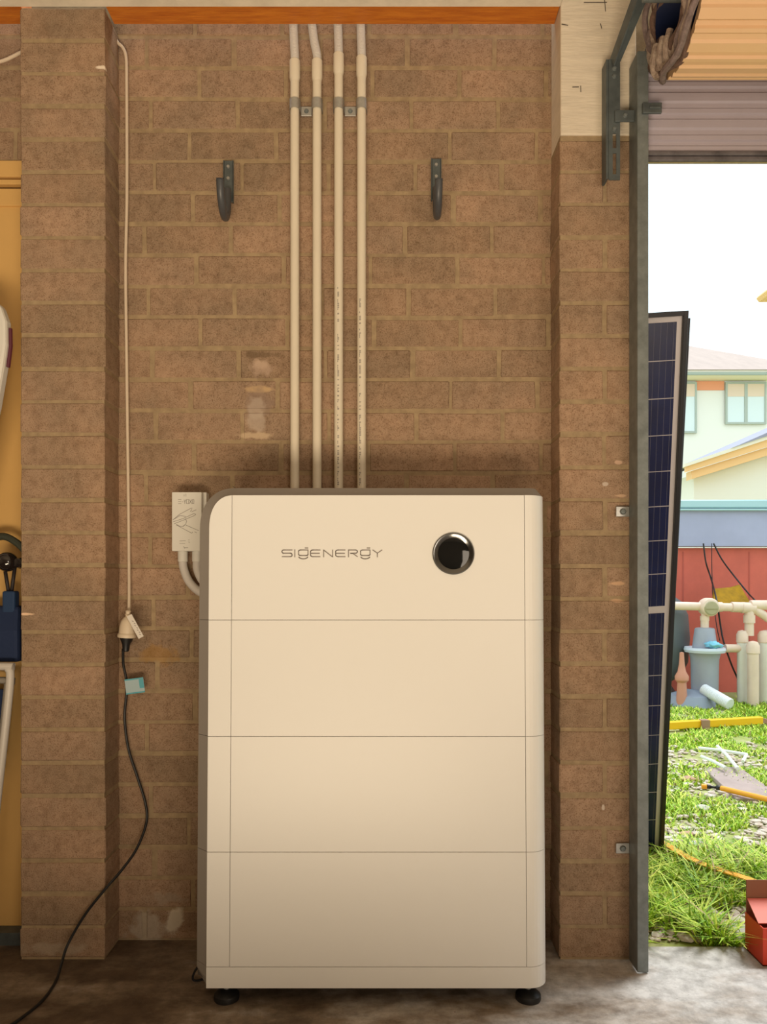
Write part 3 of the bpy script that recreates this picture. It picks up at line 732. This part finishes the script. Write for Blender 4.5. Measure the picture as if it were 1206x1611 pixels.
nt.links.new(at.outputs['Color'], r.inputs[0]); nt.links.new(r.outputs[0], b.inputs['Base Color'])
me.materials.append(gm); go = bpy.data.objects.new('grass', me); COL.objects.link(go)
tag(go, 'bright green weedy grass covering the yard', 'grass', kind='stuff')
# pebbles and debris
random.seed(5); mb = MB()
for k in range(3200):
    y = 2.12+2.6*random.random()**1.4; x = random.uniform(.30*y+.05, .55*y+.12)
    if y < 2.3 and x < .72: continue
    if noise.noise(Vector((x*2.2, y*2.2, 0))) > .15: continue
    r_ = random.uniform(.003, .009)+.014*random.random()**4
    ret = bmesh.ops.create_icosphere(mb.bm, subdivisions=1, radius=r_)
    a = random.uniform(0, PI)
    for v in ret['verts']:
        p = v.co; q = Vector((p.x*1.4, p.y, p.z*.55)); v.co = Vector((x+q.x*math.cos(a)-q.y*math.sin(a), y+q.x*math.sin(a)+q.y*math.cos(a), -.008+r_*.3+q.z))
peb = mb.build('pebbles', M('pale_pebbles', (.74, .70, .62), .8, vary=.6, vscale=14, col2=(.44, .32, .24)))
tag(peb, 'pale pebbles and rubble scattered in the grass', 'pebbles', kind='stuff')
def rock(c, r, sq, m, label):
    mb = MB(); bmesh.ops.create_icosphere(mb.bm, subdivisions=3, radius=r)
    for v in mb.bm.verts:
        n_ = noise.noise(v.co*(2.2/r)*.5+Vector(c)); v.co = Vector((v.co.x*(1+.3*n_)*sq[0], v.co.y*(1+.3*n_)*sq[1], v.co.z*(1+.3*n_)*sq[2]))+Vector(c)
    tag(mb.build('stone', m, smooth_all=True), label, 'stone', 'larger stones lying in the grass')
stone_m = M('pale_stone', (.62, .60, .52), .85, vary=.3, vscale=20)
pinkst = M('pink_brick_rubble', (.60, .36, .26), .9, vary=.3, vscale=20)
for (px, py, r_, mm, lb_) in ((1165, 1470, .045, stone_m, 'largest pale stone in the grass, beside the concrete threshold'),
                              (1180, 1365, .028, stone_m, 'pale round stone just above the near orange strap'),
                              (1103, 1272, .03, stone_m, 'pale stone in mid lawn below the yellow rod tip'),
                              (1082, 1226, .03, pinkst, 'pinkish stone left of the rod with the black end'),
                              (1078, 1312, .022, pinkst, 'orange brick piece lying near the solar panel foot'),
                              (1094, 1328, .024, M('lilac_stone', (.52, .48, .56), .8), 'lilac grey stone among rubble near the solar panel foot')):
    c = G(px, py, 0); rock((c.x, c.y, -.002), r_, (1.3, .9, .55), mm, lb_)
# yellow rods and straps on the lawn
yel = M('yellow_paint', (.92, .52, .0), .5); org = M('orange_rod', (.90, .38, .02), .45); orst = M('orange_strap', (.92, .42, .03), .6)
a = G(1020, 1143, .03); b = G(1197, 1133, .03)
t = thing('yellow_timber', 'long yellow bar lying far out on the lawn in front of the pool equipment', 'bar', ((a.x+b.x)/2, (a.y+b.y)/2, 0))
mb = MB(); mb.bar(a, b, .045, .05, bev=.004); sub(mb.build('bar', yel), t)
c = G(1107, 1139, .03); bcl = M('brown_clip', (.38, .22, .15), .6)
mb = MB(); mb.bar(c-Vector((.025, 0, 0)), c+Vector((.03, 0, 0)), .052, .058); sub(mb.build('clip', bcl), t)
mb = MB(); mb.bar(b, b+Vector((.05, 0, -.01)), .03, .03); sub(mb.build('end_fitting', bcl), t)
t = thing('orange_rod', 'orange rod with black joints lying over the brown slab', 'rod', G(1170, 1248, .015))
mb = MB(); mb.tube([G(1134, 1240, .03), G(1250, 1268, .03)], .012, 12); mb.tube([G(1103, 1237, .03), G(1111, 1237.5, .03)], .012, 12); sub(mb.build('rod', org), t)
mb = MB(); mb.tube([G(1111, 1237.5, .03), G(1117, 1238, .03)], .010, 10); mb.tube([G(1117, 1238, .03), G(1126, 1239, .03)], .006, 10); mb.tube([G(1126, 1239, .03), G(1134, 1240, .03)], .011, 10); sub(mb.build('black_joint', black_rubber), t)
pts = catmull([G(1035, 1322, .03), G(1052, 1331, .035), G(1075, 1345, .045), G(1100, 1357, .045), G(1130, 1368, .04), G(1165, 1379, .045), G(1206, 1393, .05), G(1260, 1408, .05)], 5)
mb = MB(); R_ = []
for i, p in enumerate(pts):
    d_ = (pts[min(i+1, len(pts)-1)]-pts[max(i-1, 0)]).normalized(); sd = d_.cross(Vector((0, 0, 1))).normalized()*.015
    u = Vector((0, 0, .002)); R_.append([p-sd-u+sd*0, p+sd-u, p+sd+u, p-sd+u])
mb.loft(R_); tag(mb.build('orange_strap', orst), 'flat orange strap across the near grass from the panel foot', 'strap')
# brown slab
mb = MB(); q = [G(1107, 1212, .0), G(1161, 1209, .0), G(1236, 1262, .0), G(1158, 1260, .0)]
mb.loft([[Vector((p.x, p.y, -.012)) for p in q], [Vector((p.x, p.y, .012)) for p in q]])
tag(mb.build('paving_slab', M('mauve_brown_slab', (.42, .33, .31), .85, vary=.25, vscale=9), bevel=.004), 'mauve brown flat slab lying on the lawn under the orange rod', 'slab')
# white wire frame
mb = MB()
for l_ in ([(1098, 1177), (1130, 1180), (1174, 1187), (1168, 1198)], [(1128, 1174), (1142, 1187), (1160, 1209)], [(1103, 1190), (1122, 1198), (1141, 1208)]):
    mb.tube([G(x, y, .035) for x, y in l_], .009, 8)
tag(mb.build('wire_frame', M('white_wire', (.85, .90, .86), .4)), 'thin white angled frame pieces lying on the lawn beyond the slab', 'frame')

# red box
t = thing('cardboard_box', 'red open cardboard box standing on the threshold at the right frame edge', 'box', (1.12, 2.02, -.006))
redm = M('red_card', (.72, .055, .02), .55); brownm = M('brown_card', (.30, .12, .065), .75)
bx0 = .982; by0 = 1.975; zb = -.006; hb = .098
mb = MB(); mb.box(bx0, 1.30, by0, by0+.003, zb, zb+hb); mb.box(bx0, bx0+.003, by0+.003, 2.073, zb, zb+hb); mb.box(1.297, 1.30, by0+.003, 2.073, zb, zb+hb); mb.box(bx0, 1.30, by0, 2.076, zb, zb+.003)
sub(mb.build('tray', redm), t)
mb = MB(); mb.box(bx0+.004, 1.296, 2.073, 2.076, zb, zb+.185); sub(mb.build('lid_inside', brownm), t)
mb = MB(); mb.loft([[(bx0-.002, by0+.02, zb+.101), (1.299, by0+.02, zb+.101), (1.299, by0+.02, zb+.103), (bx0-.002, by0+.02, zb+.103)], [(bx0+.004, 2.070, zb+.135), (1.299, 2.070, zb+.135), (1.299, 2.070, zb+.137), (bx0+.004, 2.070, zb+.137)]])
sub(mb.build('flap', M('red_flap', (.80, .16, .11), .5)), t)
mb = MB(); X = bx0+.022
for (ax_, az_, bx_, bz_) in ((0, .02, .02, .02), (0, .02, 0, .034), (0, .034, .02, .034), (.02, .034, .02, .048), (.02, .048, 0, .048)):
    mb.bar((X+ax_-.001, by0-.0008, zb+.022+az_*.7), (X+bx_+.001, by0-.0008, zb+.022+bz_*.7), .003, .0006, up=(0, -1, 0))
sub(mb.build('lettering', M('pale_print', (.80, .60, .50), .6)), t)

# ------------------------------------------------------------ solar panels
cell_m = M('navy_solar_cell', (.012, .020, .10), .25, 0, vary=.5, vscale=4, col2=(.010, .012, .05), spec=.3)
line_m = M('white_backsheet', (.66, .62, .66), .5); wire_m = M('silver_busbar', (.12, .12, .17), .4, .3)
blackfr = M('black_aluminium', (.03, .03, .035), .4, .5)
def panel(BR, TR, label, off=0.0):
    BR = Vector(BR); TR = Vector(TR); eu = (TR-BR); Lh = eu.length; eu.normalize()
    el = Vector((-1, 0, 0)); el = (el-eu*el.dot(eu)).normalized(); en = eu.cross(el).normalized()
    if en.y > 0: en = -en            # faces the garage
    W = 1.10
    t = thing('solar_panel', label, 'solar panel', BR+el*W/2, 'solar panels leaning outside the opening')
    C0 = BR+el*W/2+eu*Lh/2
    fr = .014
    mb = MB()
    mb.obox(C0-en*.016, el, eu, en, W/2-fr, Lh/2-fr, .003); sub(mb.build('backsheet', line_m), t)
    mb = MB()
    mb.obox(BR+el*fr/2+eu*Lh/2-en*.017, el, eu, en, fr/2, Lh/2, .0185, .001); mb.obox(BR+el*(W-fr/2)+eu*Lh/2-en*.017, el, eu, en, fr/2, Lh/2, .0185, .001)
    mb.obox(BR+el*W/2+eu*fr/2-en*.017, el, eu, en, W/2-fr, fr/2, .0185); mb.obox(BR+el*W/2+eu*(Lh-fr/2)-en*.017, el, eu, en, W/2-fr, fr/2, .0185)
    sub(mb.build('frame', blackfr), t)
    # cells
    mgt, mid, rows = .028, .022, 16
    usable = Lh-2*mgt-mid; ph = usable/rows; ncol = 6; cw = (W-2*mgt)/ncol
    mb = MB(); wb = MB()
    for r_ in range(rows):
        v0 = mgt+r_*ph+(mid if r_ >= rows/2 else 0)
        for c_ in range(ncol):
            u0 = mgt+c_*cw
            cc = BR+el*(u0+cw/2)+eu*(v0+ph/2)-en*.0125
            mb.obox(cc, el, eu, en, cw/2-.0012, ph/2-.0013, .0006)
            for q in range(9):
                uu = u0+cw*(q+.5)/9
                wb.obox(BR+el*uu+eu*(v0+ph/2)-en*.0117, el, eu, en, .00045, ph/2-.002, .0002)
    ce = sub(mb.build('solar_cells', cell_m), t); sub(wb.build('busbars', wire_m), ce)
panel((1.009, 2.75, .004), (.900, 2.25, 1.790), 'front solar panel with dark blue cells leaning against the outside of the wall')
panel((1.022, 2.80, .006), (.925, 2.30, 1.785), 'second solar panel just behind the front one, only its dark edge showing')

# ------------------------------------------------------------ red garden wall with lavender band
red_m = M('red_painted_wall', (.72, .15, .10), .75, vary=.28, vscale=1.6, bump=.2, bscale=20)
lav_m = M('lavender_grey_render', (.42, .43, .60), .75, vary=.14, vscale=2.5)
rail_m = M('pale_cyan_rail', (.40, .60, .64), .5)
YR = 6.9
def Z(py, d): return EYE+(HY-py)*d/FPX
t = thing('garden_wall', 'red painted garden wall topped by a lavender grey band', 'wall', (3.5, YR, 0))
mb = MB(); mb.box(-1, 9, YR, YR+.12, -.02, Z(862, YR)); sub(mb.build('red_face', red_m), t)
mb = MB()
for px in (1074, 1178): mb.box((px-CX)*YR/FPX-.006, (px-CX)*YR/FPX+.006, YR-.003, YR, .02, Z(868, YR))
sub(mb.build('panel_joint', M('dull_red_joint', (.48, .10, .07), .8)), t)
mb = MB(); mb.box(-1, 9, YR-.06, YR+.06, Z(860, YR-.06), Z(800, YR-.06), .006); sub(mb.build('upper_band', lav_m), t)
mb = MB(); mb.box(-1, 9, YR-.09, YR+.08, Z(799, YR-.09), Z(786, YR-.09), .01); mb.box(-1, 9, YR-.10, YR+.0, Z(803, YR-.10), Z(800, YR-.1), .003); sub(mb.build('top_rail', rail_m), t)
def hang(pts, lab, r=.007, d=YR-.09):
    mb = MB(); mb.tube(catmull([P(x, y, dd) for x, y, dd in pts], 6), r, 8)
    tag(mb.build('hanging_cable', black_rubber), lab, 'cable', 'black cables over the red wall')
q = YR-.13
hang([(1106, 855, q), (1110, 885, q), (1118, 910, q), (1127, 945, 6.35), (1133, 985, 6.33), (1138, 1010, 6.3), (1150, 1045, 6.3), (1161, 1070, 6.3)], 'longest black cable hanging on the red wall and crossing the white pipe')
hang([(1119, 855, q), (1119, 885, q), (1120, 915, q), (1121, 940, q), (1127, 985, 6.7), (1132, 1008, 6.7)], 'thin middle black cable hanging straight down the red wall', .004)
hang([(1122, 855, q), (1135, 880, q), (1155, 907, q), (1178, 935, 6.6), (1188, 946, 6.42), (1206, 975, 6.4), (1216, 1010, 6.4)], 'slanting black cable running down right to the white pipe tee')
# mustard board
mb = MB(); q_ = [P(1121, 951, 6.5), P(1124, 926, 6.6), P(1150, 924, 6.6), P(1163, 920, 6.6), P(1180, 948, 6.5), P(1168, 951, 6.5)]
mb.loft([q_, [p+Vector((0, .03, 0)) for p in q_]])
tag(mb.build('mustard_board', M('mustard_board', (.52, .27, .0), .8, vary=.5, vscale=12)), 'mustard brown offcut board propped on the white pipe against the red wall', 'board')

# ------------------------------------------------------------ pool equipment
YQ = 6.25; sq_ = FPX/YQ
def E(px, py, d=YQ): return P(px, py, d)
pipe_m = M('sun_bleached_pipe', (.86, .66, .52), .5, vary=.12, vscale=8)
grey_pl = M('pale_grey_plastic', (.36, .38, .44), .45, vary=.12, vscale=6)
pz0 = -.01
# sand filter tank
YT = 6.58
X = (1081-CX)*YT/FPX-.305
t = thing('filter_tank', 'big round dark grey pool filter tank partly hidden behind the solar panels', 'tank', (X, YT, 0))
mb = MB(); zc = Z(1003, YT); mb.lathe([(0, -.40), (.14, -.38), (.24, -.31), (.29, -.2), (.305, 0), (.29, .2), (.24, .31), (.14, .385), (0, .40)], (X, YT, zc), n=40); sub(mb.build('tank_body', M('dark_grey_tank', (.10, .115, .12), .55)), t)
mb = MB(); mb.lathe([(.17, pz0-zc), (.19, pz0-zc+.06), (.12, -.36)], (X, YT, zc), n=30); sub(mb.build('tank_stand', M('dark_stand', (.05, .05, .05), .6)), t)
mb = MB(); a = E(1072, 1064, 6.1); mb.lathe([(.0, pz0), (.045, pz0), (.035, a.z-.05), (.052, a.z-.03), (.054, a.z), (.032, a.z+.04), (.022, a.z+.10), (.016, a.z+.19), (0, a.z+.195)], (a.x, 6.1, 0), n=20)
tag(mb.build('terracotta_funnel', M('terracotta', (.62, .28, .19), .6)), 'terracotta funnel shape standing between the dark tank and the grey canister', 'funnel')
# canister
X = (1108-CX)/sq_; zb_ = pz0; zf = Z(1022, YQ)
t = thing('strainer_canister', 'pale grey pool strainer canister with wide rim and round valve above', 'canister', (X, YQ, 0))
mb = MB(); mb.lathe([(0, zb_), (.105, zb_), (.105, .10), (.108, .3), (.110, zf-.08), (.125, zf-.015), (0, zf-.015)], (X, YQ, 0), n=36); sub(mb.build('canister_body', grey_pl), t)
mb = MB(); mb.lathe([(.10, zf-.015), (.155, zf-.02), (.162, zf+.0), (.155, zf+.02), (.12, zf+.015), (.10, zf+.0)], (X, YQ, 0), n=36); sub(mb.build('rim', M('pale_blue_grey_rim', (.62, .68, .78), .45)), t)
zt2 = Z(988, YQ)
mb = MB(); mb.lathe([(0, zf), (.095, zf), (.095, zf+.03), (.078, zt2-.01), (.070, zt2), (.045, zt2+.004), (0, zt2+.004)], (X, YQ, 0), n=32); sub(mb.build('dome', grey_pl), t)
mb = MB(); zv = Z(955, YQ); mb.lathe([(.032, zt2), (.032, zt2+.06), (.036, zt2+.06), (.036, zt2+.10), (.028, zt2+.10), (.028, zv)], (X, YQ, 0), n=20); sub(mb.build('riser', pipe_m), t)
mb = MB(); X2 = (1113-CX)/sq_; mb.lathe([(0, .075), (.055, .073), (.068, .065), (.074, .05), (.074, -.03), (0, -.03)], (X2, YQ, zv), (0, -1, 0), 32); v_ = sub(mb.build('valve', pipe_m), t)
mb = MB(); mb.lathe([(0, .080), (.050, .078), (.060, .070), (.060, .060)], (X2, YQ, zv-.006), (0, -1, 0), 32); mb.box(X2-.05, X2+.05, YQ-.088, YQ-.076, zv-.012, zv+.002); sub(mb.build('valve_cap', M('olive_cap', (.42, .37, .22), .5)), v_)
mb = MB(); a = E(1106, 1084, YQ-.12); b = E(1148, 1108, YQ-.35)
pts = [a.lerp(b, k/40) for k in range(41)]; mb.tube(pts, [.042+.004*(k % 2) for k in range(41)], 14); o_ = sub(mb.build('outlet_hose', M('white_hose', (.80, .82, .86), .5)), t)
mb = MB(); c = E(1127, 1016, YQ-.17); bmesh.ops.create_icosphere(mb.bm, subdivisions=3, radius=.05)
for v in mb.bm.verts: n_ = noise.noise(v.co*55); v.co = Vector((v.co.x*1.15*(1+.7*n_), v.co.y*.7*(1+.5*n_), v.co.z*.5*(1+1.2*n_)))+c+Vector((0, 0.05, .0))
tag(mb.build('blue_cloth', M('sky_blue_cloth', (.25, .62, .82), .8), smooth_all=True), 'small crumpled sky blue cloth on the rim of the grey canister', 'cloth')
mb = MB(); c = E(1085, 1095, 6.2)
mb.lathe([(0, .0), (.20, .0), (.16, .08), (.06, .12), (0, .125)], (c.x, 6.2, pz0), n=24); tag(mb.build('grey_cover', M('slate_cover', (.30, .34, .42), .7), smooth_all=False), 'slate grey flat cover lying at the foot of the canister', 'cover')
# pipework
t = thing('pool_pipework', 'sun bleached white pipework running along the red wall', 'pipework', (3.0, YQ, 0))
zp = Z(955, YQ)
mb = MB(); mb.tube([E(1056, 953), E(1168, 956)], .034, 18); mb.tube([E(1124, 955), E(1135, 955)], .040, 18); mb.tube([E(1150, 955), E(1168, 955.5)], .042, 18)
sub(mb.build('top_pipe', pipe_m), t)
mb = MB(); mb.tube([E(1166, 956), E(1186, 957)], .046, 18); mb.tube([E(1178, 952), E(1178, 975)], .038, 18); mb.tube([E(1178, 968), E(1178, 980)], .046, 18); mb.tube([E(1178, 978), E(1178, 1000)], .036, 18)
sub(mb.build('tee', pipe_m), t)
mb = MB(); mb.tube([E(1180, 952), E(1230, 952)], .040, 18); mb.tube([E(1184, 958), E(1198, 966), E(1206, 972), E(1230, 985)], .034, 18); sub(mb.build('branch_pipe', pipe_m), t)
mb = MB(); mb.tube([E(1140, 1020), E(1172, 1020)], .034, 18); sub(mb.build('lower_pipe', pipe_m), t)
bleach = M('pale_bleached_pipe', (.84, .80, .72), .5, vary=.08, vscale=6)
def filt(px, ytop, r, m, lab, d=YQ):
    t2 = thing('filter_tube', lab, 'pipe', (E(px, 1000, d).x, d, pz0), 'upright white filter tubes by the red wall')
    x = E(px, 1000, d).x; zt3 = Z(ytop, d)
    mb = MB(); mb.lathe([(0, pz0), (r, pz0), (r, zt3-.10), (0, zt3-.10)], (x, d, 0), n=22); sub(mb.build('tube', m), t2)
    mb = MB(); mb.lathe([(r+.001, zt3-.105), (r+.006, zt3-.10), (r+.006, zt3-.04), (r*.8, zt3-.01), (0, zt3)], (x, d, 0), n=22); sub(mb.build('end_cap', pipe_m), t2)
filt(1167, 991, .040, bleach, 'left upright white tube beneath the pipe tee')
filt(1184, 1008, .044, pipe_m, 'middle upright tube, shorter and closest of the three', YQ-.12)
filt(1204, 991, .056, bleach, 'thickest upright white tube at the right frame edge')

# ------------------------------------------------------------ neighbouring houses
render_w = M('white_render', (.86, .83, .76), .8); fasc = M('orange_cream_fascia', (.90, .56, .26), .6); tile = M('pinkish_roof_tile', (.46, .36, .32), .8, vary=.15, vscale=2)
wglass = M('pale_window_glass', (.72, .80, .80), .15); wfr = M('grey_green_frame', (.42, .46, .40), .5); gut = M('green_grey_gutter', (.34, .38, .30), .5)
YH = 20.0
t = thing('house', 'two storey pale house with tiled roof and upper windows beyond the red wall', 'house', (10, YH, 0))
def H(px, py, d=YH): return P(px, py, d)
mb = MB(); mb.box(6.9, 18, YH, YH+6, -.02, Z(590, YH)); sub(mb.build('walls', render_w), t)
mb = MB(); mb.box(6.4, 18.4, YH-.55, YH+.0, Z(590, YH-.5)-.02, Z(583, YH-.5)); sub(mb.build('eave', M('cream_eave', (.88, .80, .62), .7)), t)
mb = MB(); mb.box(6.4, 18.4, YH-.60, YH-.55, Z(590, YH-.5)-.02, Z(587, YH-.5)); sub(mb.build('gutter', gut), t)
mb = MB(); ze = Z(583, YH-.5); zr = Z(545, YH+3.5)
mb.loft([[(6.2, YH-.6, ze), (18.6, YH-.6, ze), (18.6, YH+6.5, ze), (6.2, YH+6.5, ze)], [(8.2, YH+2.9, zr), (14.0, YH+2.9, zr-1.0), (14.0, YH+3.1, zr-1.0), (8.2, YH+3.1, zr)]]); rf = sub(mb.build('roof', tile), t)
mb = MB(); mb.box(H(1094, 0).x, H(1138, 0).x, YH-.03, YH, Z(614, YH), Z(600, YH)); sub(mb.build('brick_panel', M('orange_brick_panel', (.88, .36, .20), .8)), t)
mb = MB(); mb.box(H(1060, 0).x, H(1206, 0).x+1, YH-.04, YH-.0, Z(599, YH), Z(592, YH)); sub(mb.build('frieze', fasc), t)
for (x0p, x1p, ytp, ybp, mul) in ((1068, 1094, 602, 682, None), (1139, 1203, 602, 668, 1171)):
    mb = MB(); a = H(x0p, ybp); b_ = H(x1p, ytp); e_ = .05
    mb.box(a.x, b_.x, YH-.08, YH-.031, a.z, a.z+e_); mb.box(a.x, b_.x, YH-.08, YH-.031, b_.z-e_, b_.z); mb.box(a.x, a.x+e_, YH-.08, YH-.031, a.z+e_, b_.z-e_); mb.box(b_.x-e_, b_.x, YH-.08, YH-.031, a.z+e_, b_.z-e_)
    if mul: m0 = H(mul, 0).x; mb.box(m0-.04, m0+.04, YH-.08, YH-.031, a.z+e_, b_.z-e_)
    wn = sub(mb.build('window', wfr), t)
    mb = MB(); mb.box(a.x+e_, b_.x-e_, YH-.06, YH-.035, a.z+e_, b_.z-e_-.32*(mul is not None)); pn = sub(mb.build('pane', wglass), wn)
    mb = MB(); mb.box(a.x+e_, b_.x-e_, YH-.07, YH-.04, b_.z-e_-.33, b_.z-e_); sub(mb.build('blind', M('peach_blind', (.80, .62, .48), .7)), wn)
YG = 12.0
t = thing('garden_building', 'low pale outbuilding with slate roof and orange cream fascia beyond the wall', 'building', (6.3, YG, 0))
a = P(1078, 737, YG); b_ = P(1206, 697, YG); sl = (b_.z-a.z)/(b_.x-a.x); ex = a.x+4.2; ez_ = a.z+4.2*sl
mb = MB(); mb.prism([(a.x+.25, -.02), (ex, -.02), (ex, ez_-.12), (a.x+.25, a.z-.05)], 'y', YG+.3, YG+4); sub(mb.build('walls', render_w), t)
mb = MB(); mb.prism([(a.x, a.z-.06), (ex, ez_-.06), (ex, ez_+.12), (a.x, a.z+.03)], 'y', YG, YG+.05); mb.prism([(a.x+.12, a.z-.16), (ex, ez_-.20), (ex, ez_-.06), (a.x+.12, a.z-.03)], 'y', YG+.06, YG+.28)
sub(mb.build('fascia', fasc), t)
m_sl = ((ez_+.12)-(a.z+.03))/(ex-a.x)
def TL(x): return a.z+.03+(x-a.x)*m_sl
mb = MB(); mb.prism([(a.x-.02, TL(a.x)-.01), (ex, TL(ex)-.01), (ex, TL(ex)+.07), (a.x-.02, TL(a.x)+.04)], 'y', YG-.04, YG+4)
sub(mb.build('ridge_trim', M('cream_trim', (.86, .80, .66), .7)), t)
c0 = P(1148, 702, YG)
mb = MB(); mb.prism([(c0.x, TL(c0.x)+.05), (ex, TL(ex)+.06), (ex, TL(ex)+.06+.10*(ex-c0.x)), (c0.x+.1, TL(c0.x)+.09)], 'y', YG-.06, YG+4); sub(mb.build('slate_roof', M('slate_roof', (.36, .36, .48), .6, vary=.2, vscale=6)), t)
YE = 9.0
t = thing('side_house', 'corner of a roof eave high at the right frame edge', 'house', (6.0, YE, 0))
a = P(1189, 470, YE)
mb = MB(); mb.prism([(a.x, a.z), (a.x+.03, a.z-.04), (a.x+3, a.z-.02), (a.x+3, a.z+.80), (a.x+.02, a.z+.03)], 'y', YE-2.4, YE); sub(mb.build('eave_soffit', fasc), t)
mb = MB(); mb.box(a.x+.55, a.x+3, YE-2.0, YE-.5, -.02, a.z-.045); sub(mb.build('walls', render_w), t)
